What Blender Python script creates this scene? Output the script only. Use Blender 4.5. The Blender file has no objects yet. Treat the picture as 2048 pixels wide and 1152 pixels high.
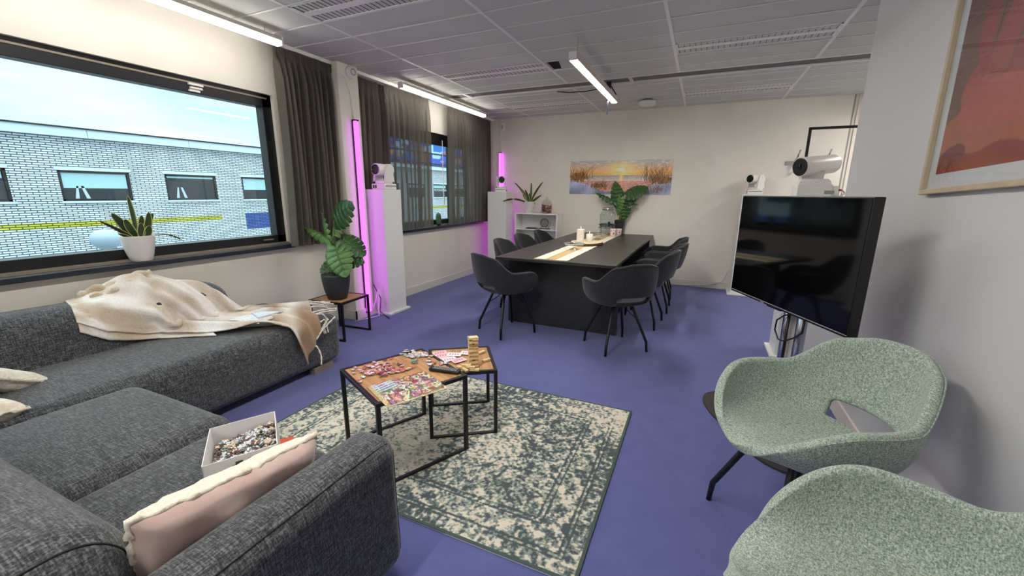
import bpy, bmesh, math, random
import numpy as np
from mathutils import Vector, Matrix, noise
random.seed(7); PI = math.pi
S = bpy.context.scene; COL = S.collection

# ------------------------------------------------------------------ camera, sky, exposure
def cam_axes(p, y, r):
    cy, sy = math.cos(y), math.sin(y); cp, sp = math.cos(p), math.sin(p)
    f = Vector((-sy*cp, cy*cp, -sp)); rt = Vector((cy, sy, 0)); up = rt.cross(f)
    c, s = math.cos(r), math.sin(r)
    return c*rt + s*up, -s*rt + c*up, f
cd = bpy.data.cameras.new('camera'); cam = bpy.data.objects.new('camera', cd); COL.objects.link(cam)
R_, U_, F_ = cam_axes(.226235, .420662, .0084970)
mw = Matrix((R_, U_, -F_)).transposed().to_4x4(); mw.translation = Vector((0, 0, 1.37))
cam.matrix_world = mw
cd.sensor_width = 36; cd.lens = 826.87/2048*36; cd.clip_start = .02; cd.clip_end = 500
S.camera = cam
S.view_settings.view_transform = 'Standard'; S.view_settings.look = 'None'
S.view_settings.gamma = 1; S.view_settings.use_curve_mapping = False
S.view_settings.exposure = 1.45
STRIP_POWER = 46.0
WALL_STRIP_POWER = 6.0
LED_POWER = 1.9
SKY_POWER = .50

def lin(c):
    out = []
    for v in c[:3]:
        v = v/255.0
        out.append(v/12.92 if v <= .04045 else ((v+.055)/1.055)**2.4)
    return (*out, 1.0)

w = bpy.data.worlds.new('overcast_sky'); S.world = w; w.use_nodes = True
nt = w.node_tree; nt.nodes.clear()
def N(nt, t, **kw):
    n = nt.nodes.new(t)
    for k, v in kw.items(): setattr(n, k, v)
    return n
tc = N(nt, 'ShaderNodeTexCoord'); sx = N(nt, 'ShaderNodeSeparateXYZ'); nt.links.new(tc.outputs['Generated'], sx.inputs[0])
mp = N(nt, 'ShaderNodeMapping'); mp.inputs['Scale'].default_value = (2.2, 2.2, 7)
nt.links.new(tc.outputs['Generated'], mp.inputs[0])
nz = N(nt, 'ShaderNodeTexNoise'); nz.inputs['Scale'].default_value = 1.6; nz.inputs['Detail'].default_value = 5
nt.links.new(mp.outputs[0], nz.inputs[0])
cr = N(nt, 'ShaderNodeValToRGB'); cr.color_ramp.elements[0].position = .36; cr.color_ramp.elements[1].position = .62
cr.color_ramp.elements[0].color = lin((206, 240, 243)); cr.color_ramp.elements[1].color = lin((240, 250, 250))
nt.links.new(nz.outputs[0], cr.inputs[0])
zr = N(nt, 'ShaderNodeMapRange'); zr.inputs[1].default_value = .25; zr.inputs[2].default_value = 1
zr.inputs[3].default_value = 1; zr.inputs[4].default_value = 4.5
nt.links.new(sx.outputs[2], zr.inputs[0])
ml = N(nt, 'ShaderNodeMath', operation='MULTIPLY'); ml.inputs[1].default_value = SKY_POWER
nt.links.new(zr.outputs[0], ml.inputs[0])
bg = N(nt, 'ShaderNodeBackground'); wo = N(nt, 'ShaderNodeOutputWorld')
nt.links.new(cr.outputs[0], bg.inputs[0]); nt.links.new(ml.outputs[0], bg.inputs[1]); nt.links.new(bg.outputs[0], wo.inputs[0])

# ------------------------------------------------------------------ materials
def newmat(name):
    m = bpy.data.materials.new(name); m.use_nodes = True
    nt = m.node_tree; nt.nodes.clear()
    o = N(nt, 'ShaderNodeOutputMaterial'); b = N(nt, 'ShaderNodeBsdfPrincipled')
    nt.links.new(b.outputs[0], o.inputs[0])
    return m, nt, b, o
def mat(name, c, rough=.6, metal=0, spec=.5, c2=None, nscale=20, bump=0, bscale=200, stretch=None, lo=.35, hi=.65, detail=4, coat=0, sheen=0):
    m, nt, b, o = newmat(name)
    b.inputs['Base Color'].default_value = lin(c); b.inputs['Roughness'].default_value = rough
    b.inputs['Metallic'].default_value = metal; b.inputs['Specular IOR Level'].default_value = spec
    if coat: b.inputs['Coat Weight'].default_value = coat
    if sheen: b.inputs['Sheen Weight'].default_value = sheen
    if c2 or bump:
        tc = N(nt, 'ShaderNodeTexCoord'); mp = N(nt, 'ShaderNodeMapping'); nt.links.new(tc.outputs['Object'], mp.inputs[0])
        if stretch: mp.inputs['Scale'].default_value = stretch
    if c2:
        n = N(nt, 'ShaderNodeTexNoise'); n.inputs['Scale'].default_value = nscale; n.inputs['Detail'].default_value = detail
        nt.links.new(mp.outputs[0], n.inputs[0])
        r = N(nt, 'ShaderNodeValToRGB'); r.color_ramp.elements[0].position = lo; r.color_ramp.elements[1].position = hi
        r.color_ramp.elements[0].color = lin(c); r.color_ramp.elements[1].color = lin(c2)
        nt.links.new(n.outputs[0], r.inputs[0]); nt.links.new(r.outputs[0], b.inputs['Base Color'])
    if bump:
        n2 = N(nt, 'ShaderNodeTexNoise'); n2.inputs['Scale'].default_value = bscale; n2.inputs['Detail'].default_value = 3
        nt.links.new(mp.outputs[0], n2.inputs[0])
        bp = N(nt, 'ShaderNodeBump'); bp.inputs['Strength'].default_value = bump; bp.inputs['Distance'].default_value = .004
        nt.links.new(n2.outputs[0], bp.inputs['Height']); nt.links.new(bp.outputs[0], b.inputs['Normal'])
    return m
def emis(name, c, power):
    m = bpy.data.materials.new(name); m.use_nodes = True; nt = m.node_tree; nt.nodes.clear()
    o = N(nt, 'ShaderNodeOutputMaterial'); e = N(nt, 'ShaderNodeEmission')
    e.inputs[0].default_value = lin(c); e.inputs[1].default_value = power; nt.links.new(e.outputs[0], o.inputs[0])
    return m
def weave(name, c1, c2, c3, scale=260, bump=.5, mixs=6, aniso=7):
    """heathered woven fabric: crossed stretched noises"""
    m, nt, b, o = newmat(name)
    b.inputs['Roughness'].default_value = .95; b.inputs['Specular IOR Level'].default_value = .15; b.inputs['Sheen Weight'].default_value = .25
    tc = N(nt, 'ShaderNodeTexCoord')
    outs = []
    for st in ((1, aniso, 1), (aniso, 1, aniso), (1, 1, 1)):
        mp = N(nt, 'ShaderNodeMapping'); mp.inputs['Scale'].default_value = tuple(scale/aniso*s if max(st) > 1 else scale*.8 for s in st)
        nt.links.new(tc.outputs['Object'], mp.inputs[0])
        n = N(nt, 'ShaderNodeTexNoise'); n.inputs['Scale'].default_value = 1; n.inputs['Detail'].default_value = 2
        nt.links.new(mp.outputs[0], n.inputs[0]); outs.append(n.outputs[0])
    a = N(nt, 'ShaderNodeMath', operation='ADD'); nt.links.new(outs[0], a.inputs[0]); nt.links.new(outs[1], a.inputs[1])
    a2 = N(nt, 'ShaderNodeMath', operation='ADD'); nt.links.new(a.outputs[0], a2.inputs[0]); nt.links.new(outs[2], a2.inputs[1])
    d = N(nt, 'ShaderNodeMath', operation='DIVIDE'); nt.links.new(a2.outputs[0], d.inputs[0]); d.inputs[1].default_value = 3
    r = N(nt, 'ShaderNodeValToRGB'); e = r.color_ramp.elements
    e[0].position = .40; e[0].color = lin(c1); e[1].position = .62; e[1].color = lin(c3)
    x = e.new(.5); x.color = lin(c2)
    nt.links.new(d.outputs[0], r.inputs[0]); nt.links.new(r.outputs[0], b.inputs['Base Color'])
    bp = N(nt, 'ShaderNodeBump'); bp.inputs['Strength'].default_value = bump; bp.inputs['Distance'].default_value = .003
    nt.links.new(d.outputs[0], bp.inputs['Height']); nt.links.new(bp.outputs[0], b.inputs['Normal'])
    return m
def vcol(name, rough=.6, spec=.3, bump=0, speckle=0):
    m, nt, b, o = newmat(name)
    a = N(nt, 'ShaderNodeAttribute', attribute_name='Col')
    nt.links.new(a.outputs[0], b.inputs['Base Color']); b.inputs['Roughness'].default_value = rough
    b.inputs['Specular IOR Level'].default_value = spec
    return m
def glass(name, tint=(255, 255, 255), ior=1.5, rough=0, k=1.0):
    """thin clear pane: see-through plus Fresnel reflection"""
    m = bpy.data.materials.new(name); m.use_nodes = True; nt = m.node_tree; nt.nodes.clear()
    o = N(nt, 'ShaderNodeOutputMaterial'); t = N(nt, 'ShaderNodeBsdfTransparent'); g = N(nt, 'ShaderNodeBsdfGlossy')
    t.inputs[0].default_value = lin(tint); g.inputs['Roughness'].default_value = rough
    lw = N(nt, 'ShaderNodeLayerWeight'); lw.inputs[0].default_value = .5; mx = N(nt, 'ShaderNodeMixShader')
    pw = N(nt, 'ShaderNodeMath', operation='POWER'); pw.inputs[1].default_value = 5; nt.links.new(lw.outputs['Facing'], pw.inputs[0])
    f = N(nt, 'ShaderNodeMath', operation='MULTIPLY_ADD'); f.inputs[1].default_value = .9; f.inputs[2].default_value = .045; nt.links.new(pw.outputs[0], f.inputs[0])
    mu = N(nt, 'ShaderNodeMath', operation='MULTIPLY'); mu.inputs[1].default_value = k; mu.use_clamp = True; nt.links.new(f.outputs[0], mu.inputs[0])
    nt.links.new(mu.outputs[0], mx.inputs[0]); nt.links.new(t.outputs[0], mx.inputs[1]); nt.links.new(g.outputs[0], mx.inputs[2]); nt.links.new(mx.outputs[0], o.inputs[0])
    return m
def curtain_mat(name, c, c2, see):
    m = bpy.data.materials.new(name); m.use_nodes = True; nt = m.node_tree; nt.nodes.clear()
    o = N(nt, 'ShaderNodeOutputMaterial'); d = N(nt, 'ShaderNodeBsdfDiffuse'); tl = N(nt, 'ShaderNodeBsdfTranslucent'); tr = N(nt, 'ShaderNodeBsdfTransparent')
    tc = N(nt, 'ShaderNodeTexCoord'); n = N(nt, 'ShaderNodeTexNoise'); n.inputs['Scale'].default_value = 350; nt.links.new(tc.outputs['Object'], n.inputs[0])
    r = N(nt, 'ShaderNodeValToRGB'); r.color_ramp.elements[0].position = .35; r.color_ramp.elements[1].position = .65
    r.color_ramp.elements[0].color = lin(c); r.color_ramp.elements[1].color = lin(c2); nt.links.new(n.outputs[0], r.inputs[0])
    nt.links.new(r.outputs[0], d.inputs[0]); nt.links.new(r.outputs[0], tl.inputs[0])
    a = N(nt, 'ShaderNodeMixShader'); a.inputs[0].default_value = .3; nt.links.new(d.outputs[0], a.inputs[1]); nt.links.new(tl.outputs[0], a.inputs[2])
    b = N(nt, 'ShaderNodeMixShader'); b.inputs[0].default_value = see; nt.links.new(a.outputs[0], b.inputs[1]); nt.links.new(tr.outputs[0], b.inputs[2]); nt.links.new(b.outputs[0], o.inputs[0])
    return m

M = {}
M['wall'] = mat('white_painted_wall', (234, 230, 219), .75, c2=(229, 224, 212), nscale=2.5, bump=.15, bscale=260)
M['partition'] = mat('white_smooth_wall', (204, 203, 203), .6, bump=.08, bscale=300)
M['tile'] = mat('mineral_ceiling_tile', (214, 215, 207), .95, c2=(207, 208, 200), nscale=180, bump=.1, bscale=500)
M['grid'] = mat('ceiling_grid_metal', (240, 238, 234), .4)
M['metalgrey'] = mat('grey_metal_paint', (180, 176, 172), .5)
M['band'] = mat('ceiling_band_grey', (120, 114, 112), .8)
M['carpet'] = mat('violet_blue_carpet', (91, 96, 150), .98, spec=.05, c2=(98, 103, 157), nscale=7, lo=.3, hi=.7, bump=.6, bscale=420, sheen=.2)
M['base'] = mat('baseboard_paint', (226, 220, 210), .5)
M['blackframe'] = mat('black_window_frame', (20, 22, 26), .4)
M['sill'] = mat('dark_sill', (38, 44, 54), .3)
M['alu'] = mat('tan_metal', (150, 138, 124), .45, metal=.3)
M['glass'] = glass('window_glass', (248, 253, 255), k=1.0)
M['framing'] = glass('picture_glass', (250, 250, 250), k=.7)
M['cglass'] = glass('clear_glass', (238, 242, 242), k=2.2)
M['curtain'] = curtain_mat('taupe_curtain', (106, 100, 94), (130, 123, 115), .04)
M['sheer'] = curtain_mat('taupe_sheer_curtain', (102, 98, 93), (126, 120, 113), .17)
M['sofa'] = weave('charcoal_weave', (40, 41, 43), (72, 74, 77), (118, 120, 122), 240, .5, aniso=9)
M['sofaseam'] = mat('charcoal_seam', (34, 34, 35), .9)
M['green'] = weave('sage_melange', (106, 126, 118), (156, 170, 158), (204, 212, 198), 330, .6, aniso=3)
M['dark'] = weave('anthracite_velvet', (30, 31, 33), (46, 47, 50), (66, 67, 70), 260, .35, aniso=2)
M['blackmetal'] = mat('black_powder_coat', (16, 16, 17), .4)
M['blackwood'] = mat('black_oak_laminate', (44, 43, 42), .38, c2=(62, 60, 58), nscale=3, stretch=(30, 1.2, 30), lo=.3, hi=.75)
M['wood'] = mat('oak_tabletop', (158, 114, 72), .4, c2=(196, 152, 104), nscale=2.2, stretch=(18, 2, 6), lo=.3, hi=.7)
M['white'] = mat('white_laminate', (232, 232, 230), .4)
M['whiteplastic'] = mat('white_plastic', (236, 234, 230), .35)
M['blackplastic'] = mat('black_plastic', (14, 14, 15), .35)
M['lens'] = mat('lens_glass', (5, 5, 7), .08, coat=.5)
M['chrome'] = mat('brushed_steel', (200, 202, 210), .18, metal=1)
M['screen'] = mat('dark_screen', (4, 5, 6), .06, spec=.45)
M['strip'] = emis('white_tube_light', (255, 250, 242), STRIP_POWER)
M['strip2'] = emis('white_tube_light_soft', (255, 249, 240), WALL_STRIP_POWER)
M['led'] = emis('magenta_tube_light', (226, 70, 255), LED_POWER)
M['striphousing'] = mat('lamp_housing', (196, 188, 178), .4)
M['greypot'] = mat('dark_grey_pot', (52, 55, 57), .55)
M['blackpot'] = mat('black_ribbed_pot', (44, 44, 44), .5)
M['whitepot'] = mat('white_ceramic', (222, 216, 214), .3)
M['soil'] = mat('soil', (48, 36, 28), .95, bump=.6)
M['stem'] = mat('green_stem', (96, 112, 50), .6)
M['darkstem'] = mat('dark_stem', (38, 36, 28), .7)
def leafmat(name, c, c2, rough=.35):
    m = mat(name, c, rough, c2=c2, nscale=9, lo=.3, hi=.7)
    return m
M['leaf'] = leafmat('monstera_green', (28, 62, 28), (62, 104, 48))
M['leafl'] = leafmat('monstera_light_green', (64, 106, 50), (104, 142, 76))
M['snake'] = leafmat('snake_leaf', (30, 50, 26), (70, 92, 52))
M['snakeedge'] = mat('snake_leaf_edge', (196, 192, 110), .4)
M['blanket'] = mat('wool_beige', (176, 154, 126), .98, spec=.05, c2=(226, 216, 204), nscale=5, lo=.36, hi=.6, bump=.9, bscale=160, sheen=.4)
M['fringe'] = mat('wool_cream', (226, 220, 208), .95, spec=.05, bump=.5)
M['velvet'] = mat('dusty_pink_velvet', (194, 166, 156), .9, c2=(210, 186, 176), nscale=10, sheen=.6, bump=.15, bscale=60)
M['fluff'] = mat('cream_fleece', (226, 214, 192), .98, c2=(243, 235, 218), nscale=60, bump=1.0, bscale=110, sheen=.5)
M['paper'] = mat('white_paper', (226, 232, 238), .6)
M['cream'] = mat('cream_cloth', (232, 224, 202), .9, bump=.5, bscale=300)
M['jute'] = mat('natural_jute', (206, 176, 130), .9, c2=(186, 154, 108), nscale=300, bump=.4)
M['candle'] = mat('ivory_wax', (238, 232, 218), .4)
M['bark'] = mat('tree_bark', (92, 62, 38), .9, c2=(56, 38, 26), nscale=40, bump=.8)
M['slice'] = mat('pale_slice', (226, 212, 184), .6, c2=(206, 188, 156), nscale=10)
M['pinkglass'] = mat('pink_ceramic', (232, 206, 200), .4)
M['pine'] = mat('pine_block', (222, 192, 138), .6, c2=(238, 214, 166), nscale=5, stretch=(30, 3, 30))
M['pineend'] = mat('pine_end', (190, 148, 92), .7)
M['cactus'] = mat('cactus_green', (70, 96, 60), .7)

# ------------------------------------------------------------------ mesh helpers
def obj(name, me, m=None, parent=None, smooth=False):
    o = bpy.data.objects.new(name, me); COL.objects.link(o)
    if m is not None:
        for x in (m if isinstance(m, (list, tuple)) else [m]): me.materials.append(x)
    if parent: o.parent = parent
    if smooth:
        for p in me.polygons: p.use_smooth = True
    return o
def mesh(name, vs, fs, m=None, parent=None, smooth=False, mi=None):
    me = bpy.data.meshes.new(name); me.from_pydata([tuple(v) for v in vs], [], fs)
    if mi is not None:
        for p, k in zip(me.polygons, mi): p.material_index = k
    me.update()
    return obj(name, me, m, parent, smooth)
class B:
    """collects shapes of ONE mesh"""
    def __init__(s): s.v = []; s.f = []; s.mi = []; s.k = 0
    def add(s, vs, fs):
        n = len(s.v); s.v += [tuple(v) for v in vs]; s.f += [tuple(i+n for i in f) for f in fs]; s.mi += [s.k]*len(fs)
        return s
    def box(s, x0, x1, y0, y1, z0, z1, rz=0, c=None, mtx=None):
        vs = [Vector((x, y, z)) for z in (z0, z1) for y in (y0, y1) for x in (x0, x1)]
        if rz:
            c = c or ((x0+x1)/2, (y0+y1)/2)
            q = Matrix.Rotation(rz, 3, 'Z')
            vs = [q @ (v-Vector((c[0], c[1], 0))) + Vector((c[0], c[1], 0)) for v in vs]
        if mtx: vs = [mtx @ v for v in vs]
        return s.add(vs, [(0, 2, 3, 1), (4, 5, 7, 6), (0, 1, 5, 4), (2, 6, 7, 3), (0, 4, 6, 2), (1, 3, 7, 5)])
    def tube(s, pts, r, n=10, closed=False):
        pts = [Vector(p) for p in pts]; rr = r if isinstance(r, (list, tuple)) else [r]*len(pts)
        vs = []; prev = None
        for i, p in enumerate(pts):
            a = pts[i-1] if i else (pts[-1] if closed else p); b = pts[i+1] if i < len(pts)-1 else (pts[0] if closed else p)
            t = (b-a); t = t.normalized() if t.length > 1e-9 else Vector((0, 0, 1))
            u = prev if prev is not None else (Vector((1, 0, 0)) if abs(t.x) < .8 else Vector((0, 1, 0)))
            u = (u - t*u.dot(t)).normalized(); prev = u; v = t.cross(u)
            vs += [p + rr[i]*(math.cos(2*PI*k/n)*u + math.sin(2*PI*k/n)*v) for k in range(n)]
        fs = []
        m = len(pts)
        for i in range(m if closed else m-1):
            for k in range(n):
                j = (i+1) % m
                fs.append((i*n+k, i*n+(k+1) % n, j*n+(k+1) % n, j*n+k))
        if not closed: fs += [tuple(range(n-1, -1, -1)), tuple((m-1)*n+k for k in range(n))]
        return s.add(vs, fs)
    def lathe(s, prof, c=(0, 0, 0), n=28, cap=True, sq=0):
        vs = []
        for r, z in prof:
            for k in range(n):
                a = 2*PI*k/n; q = 1
                if sq: q = 1/((abs(math.cos(a))**sq+abs(math.sin(a))**sq)**(1/sq))
                vs.append((c[0]+r*q*math.cos(a), c[1]+r*q*math.sin(a), c[2]+z))
        m = len(prof); fs = [(i*n+k, i*n+(k+1) % n, (i+1)*n+(k+1) % n, (i+1)*n+k) for i in range(m-1) for k in range(n)]
        if cap: fs += [tuple(range(n-1, -1, -1)), tuple((m-1)*n+k for k in range(n))]
        return s.add(vs, fs)
    def build(s, name, m=None, parent=None, smooth=False):
        return mesh(name, s.v, s.f, m, parent, smooth, s.mi)
def bevel(o, w=.004, n=2):
    b = o.modifiers.new('bevel', 'BEVEL'); b.width = w; b.segments = n; b.limit_method = 'ANGLE'; return o
def autosmooth(o, a=35):
    me = o.data
    for p in me.polygons: p.use_smooth = True
    me.set_sharp_from_angle(angle=math.radians(a)); return o
def rbox(x0, x1, y0, y1, z0, z1, r, bulge=0, n=14, seg=5, fn=None):
    """rounded box, verts+faces, uniform rounding r; bulge on top"""
    def axis(a, b):
        h = (b-a); rr = min(r, h/2)
        L = [a + rr*(1-math.cos(PI/2*i/seg)) for i in range(seg)] if 0 else [a + rr*i/seg for i in range(seg)]
        k = n
        L += [a+rr + (h-2*rr)*i/k for i in range(k+1)]
        L += [b-rr + rr*(i+1)/seg for i in range(seg)]
        return L
    X, Y, Z = axis(x0, x1), axis(y0, y1), axis(z0, z1)
    idx = {}; vs = []; fs = []
    def vid(i, j, k):
        key = (i, j, k)
        if key in idx: return idx[key]
        p = Vector((X[i], Y[j], Z[k]))
        q = Vector((min(max(p.x, x0+r), x1-r), min(max(p.y, y0+r), y1-r), min(max(p.z, z0+min(r, (z1-z0)/2)), z1-min(r, (z1-z0)/2))))
        d = p-q
        if d.length > 1e-9:
            m = max(abs(d.x), abs(d.y), abs(d.z)); p = q + d.normalized()*m
        u = (p.x-(x0+x1)/2)/((x1-x0)/2); v = (p.y-(y0+y1)/2)/((y1-y0)/2)
        if bulge and p.z > (z0+z1)/2: p.z += bulge*(1-u*u)*(1-v*v)
        if fn: p = fn(p)
        idx[key] = len(vs); vs.append(p); return idx[key]
    a, b, c = len(X)-1, len(Y)-1, len(Z)-1
    for i in range(a):
        for j in range(b):
            fs.append((vid(i, j, 0), vid(i, j+1, 0), vid(i+1, j+1, 0), vid(i+1, j, 0)))
            fs.append((vid(i, j, c), vid(i+1, j, c), vid(i+1, j+1, c), vid(i, j+1, c)))
    for i in range(a):
        for k in range(c):
            fs.append((vid(i, 0, k), vid(i+1, 0, k), vid(i+1, 0, k+1), vid(i, 0, k+1)))
            fs.append((vid(i, b, k), vid(i, b, k+1), vid(i+1, b, k+1), vid(i+1, b, k)))
    for j in range(b):
        for k in range(c):
            fs.append((vid(0, j, k), vid(0, j, k+1), vid(0, j+1, k+1), vid(0, j+1, k)))
            fs.append((vid(a, j, k), vid(a, j+1, k), vid(a, j+1, k+1), vid(a, j, k+1)))
    return vs, fs
def tag(o, label=None, cat=None, group=None, kind=None):
    if label: o['label'] = label
    if cat: o['category'] = cat
    if group: o['group'] = group
    if kind: o['kind'] = kind
    return o
def thing(name, label, cat, loc=(0, 0, 0), rz=0, group=None):
    o = bpy.data.objects.new(name, None); COL.objects.link(o); o.empty_display_size = .05
    o.location = loc; o.rotation_euler = (0, 0, rz); return tag(o, label, cat, group)
def copy_tree(o, parent=None):
    c = o.copy(); COL.objects.link(c); c.parent = parent
    for ch in list(o.children): copy_tree(ch, c)
    return c
def struct(o): o['kind'] = 'structure'; return o
def paint(name, nx, ny, fn, w, h, m, parent=None, thick=.002):
    """flat printed sheet, local X right 0..w, local Z up 0..h, facing -Y; colours printed per small cell"""
    xs = np.linspace(0, 1, nx+1); ys = np.linspace(0, 1, ny+1)
    gx, gy = np.meshgrid(xs, ys)
    vs = np.stack([gx.ravel()*w, np.zeros(gx.size), gy.ravel()*h], 1)
    col = fn(gx.ravel(), gy.ravel())
    n = nx+1
    i, j = np.meshgrid(np.arange(nx), np.arange(ny)); a = (j*n+i).ravel()
    fs = np.stack([a, a+1, a+n+1, a+n], 1).tolist()
    k = len(vs)
    vs = vs.tolist() + [(0, thick, 0), (w, thick, 0), (w, thick, h), (0, thick, h)]
    fs += [(k, k+3, k+2, k+1), (0, k, k+1, nx), (ny*n, ny*n+nx, k+2, k+3)]
    me = bpy.data.meshes.new(name); me.from_pydata(vs, [], fs); me.update()
    ca = me.color_attributes.new('Col', 'FLOAT_COLOR', 'POINT')
    c = np.ones((len(vs), 4), np.float32); s = np.clip(col/255.0, 0, 1)
    c[:k, :3] = np.where(s <= .04045, s/12.92, ((s+.055)/1.055)**2.4); c[k:, :3] = .8
    ca.data.foreach_set('color', c.ravel())
    return obj(name, me, m, parent)
# ------------------------------------------------------------------ room shell
XL, YB, ZC, XR, YP = -3.51, 6.757, 2.593, .92, 3.705   # left wall, back wall, ceiling, right partition and its end
YN, XF = -3.2, 3.4
struct(B().box(XL-.2, XF, YN-.1, YB+.1, -.1, 0).build('floor', M['carpet']))
W1 = (-1.3, 2.69); W2 = (4.06, 6.42); ZW = (.86, 2.18)
b = B().box(XL-.22, XL, YN, YB+.1, 0, ZW[0]).box(XL-.22, XL, YN, YB+.1, ZW[1], ZC)
for a, c in ((YN, W1[0]), (W1[1], W2[0]), (W2[1], YB+.1)): b.box(XL-.22, XL, a, c, ZW[0], ZW[1])
struct(b.build('wall_left', M['wall']))
struct(B().box(XL-.22, XF, YB, YB+.12, 0, ZC).build('wall_back', M['wall']))
struct(B().box(XR, XR+.12, YN, YP, 0, ZC).build('wall_right', M['partition']))
struct(B().box(XF, XF+.1, YP-.5, YB+.1, 0, ZC).box(XR+.12, XF, YP-.6, YP-.5, 0, ZC).build('wall_side_room', M['wall']))
struct(B().box(XL-.22, XR+.12, YN-.1, YN, 0, ZC).build('wall_front', M['wall']))
struct(bevel(B().box(XL, -3.315, 3.262, 3.53, 0, ZC).build('wall_pillar', M['wall']), .012, 3))
# wall joint strip on the back wall
struct(B().box(1.597, 1.612, YB-.004, YB, 0, ZC).build('trim_1', mat('joint_grey', (150, 146, 138), .7)))
struct(B().box(1.64, 1.66, YB-.02, YB, 0, ZC).build('trim_2', M['base']))
b = B().box(XL, XL+.012, W1[0], 3.262, 0, .1).box(XL, XL+.012, 3.53, YB, 0, .1)
b.box(XL, -3.303, 3.25, 3.262, 0, .1).box(-3.315, -3.303, 3.25, 3.542, 0, .1)
struct(b.build('baseboard_left', M['base']))
struct(B().box(XL, XF, YB-.012, YB, 0, .1).build('baseboard_back', M['base']))
struct(B().box(XR-.012, XR, YN, YP, 0, .1).box(XR-.012, XR+.13, YP, YP+.012, 0, .1).build('baseboard_right', M['base']))
# ceiling: runners along Y and thin cross joints, one missing tile
gx = [-2.71-1.182, -2.71, -1.53, -.345, .825, .825+1.182, .825+2.364]
dy = .3055; ys = [2.554+dy*k for k in range(-19, 14)]
bt = B(); bg_ = B()
xe = [XL-.2]+gx[1:]+[XF]
band = (4.925, 5.165)
ycut = sorted(set([YB+.12]+[y for y in ys if y < YB and not (band[0]-.12 < y < band[1]+.12)] + [band[0], band[1]]))
for i in range(len(xe)-1):
    for j in range(len(ycut)-1):
        y0, y1 = ycut[j], ycut[j+1]
        if y1 <= y0: continue
        cx, cy = (xe[i]+xe[i+1])/2, (y0+y1)/2
        bt.k = 1 if abs(cy-sum(band)/2) < .1 else 0
        if abs(cx+.94) < .3 and abs(cy-4.23) < .1 and True:
            # displaced tile: its left end hangs open
            bt.k = 0
            vs = [(xe[i]+.16, y0, ZC+.006), (xe[i+1], y0, ZC), (xe[i+1], y1, ZC), (xe[i]+.10, y1, ZC+.006)]
            bt.add(vs, [(0, 1, 2, 3)]); continue
        x0, x1 = xe[i], xe[i+1]
        e = .012
        zz = ZC + (.012 if bt.k else 0)
        bt.add([(x0, y0+e, zz), (x1, y0+e, zz), (x1, y1-e, zz), (x0, y1-e, zz)], [(0, 3, 2, 1)])
        bt.k = 0
        bt.add([(x0, y0-e-.002, ZC+.010), (x1, y0-e-.002, ZC+.010), (x1, y0+e+.002, ZC+.010), (x0, y0+e+.002, ZC+.010)], [(0, 3, 2, 1)])
bt.k = 0
bt.box(XL-.3, XF+.2, YN-.3, YB+.3, ZC+.10, ZC+.22)
ceil = struct(bt.build('ceiling', [M['tile'], M['band']]))
for x in gx[1:6]: bg_.box(x-.013, x+.013, YN, band[0], ZC-.004, ZC+.02); bg_.box(x-.013, x+.013, band[1], YB, ZC-.004, ZC+.02)
for y in band: bg_.box(XL, XF, y-.012, y+.012, ZC-.004, ZC+.03)
for x in (-.83, -2.9): bg_.box(x-.03, x+.0, band[0], band[1], ZC-.004, ZC+.02)
for y in ys:
    if y < YB and not (band[0]-.1 < y < band[1]+.1): bg_.box(XL, XF, y-.0045, y+.0045, ZC-.005, ZC+.008)
bg_.build('ceiling_grid', M['grid'], ceil)
B().box(-2.95, -2.85, 2.835, 2.86, ZC-.008, ZC-.004).build('ceiling_clip', M['white'], ceil)

# ------------------------------------------------------------------ windows
def window(name, y0, y1, handle=None, mull=()):
    z0, z1 = ZW; X0, X1 = XL-.12, XL-.03
    b = B().box(X0, X1, y0, y1, z1-.105, z1).box(X0, X1, y0, y1, z0+.045, z0+.115).box(X0, X1, y0, y0+.085, z0, z1).box(X0, X1, y1-.085, y1, z0, z1)
    for y in mull: b.box(X0, X1, y-.04, y+.04, z0, z1)
    f = struct(bevel(b.build(name, M['blackframe']), .004))
    g = B().box(XL-.085, XL-.079, y0+.05, y1-.05, z0+.08, z1-.06).build('window_pane', M['glass'], f)
    g2 = B().box(X1-.012, X1+.004, y0+.04, y1-.04, z1-.038, z1-.026).build('window_rail', M['alu'], f)
    B().box(X1, XL+.01, y0, y1, z0+.03, z0+.047).build('window_ledge', M['alu'], f)
    bevel(B().box(XL-.13, XL+.075, y0-.02, y1+.03, z0-.006, z0+.03).build('window_sill', M['sill'], f), .006, 3)
    return f
w1 = window('window_1', *W1)
B().box(XL-.03, XL-.012, 2.03, 2.13, 2.128, 2.143).box(XL-.03, XL-.008, 2.04, 2.12, 2.103, 2.117).box(XL-.03, XL-.01, 2.03, 2.10, 2.083, 2.097).build('window_catch', M['whiteplastic'], w1)
B().box(XL-.03, XL-.012, 2.46, 2.55, .935, .945).build('window_latch', M['alu'], w1)
w2 = window('window_2', *W2, mull=(5.64,))
# black header box behind the blind of window 2, with blind cord
B().box(XL-.03, XL-.015, W2[0]+.05, W2[1]-.05, 2.02, 2.155).build('blind_box', M['blackplastic'], w2)
B().tube([(XL-.0, 5.33, 2.1), (XL-.0, 5.33, 1.3)], .006, 6).box(XL-.012, XL+.012, 5.318, 5.342, 1.19, 1.3).build('blind_cord', M['white'], w2)

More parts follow.
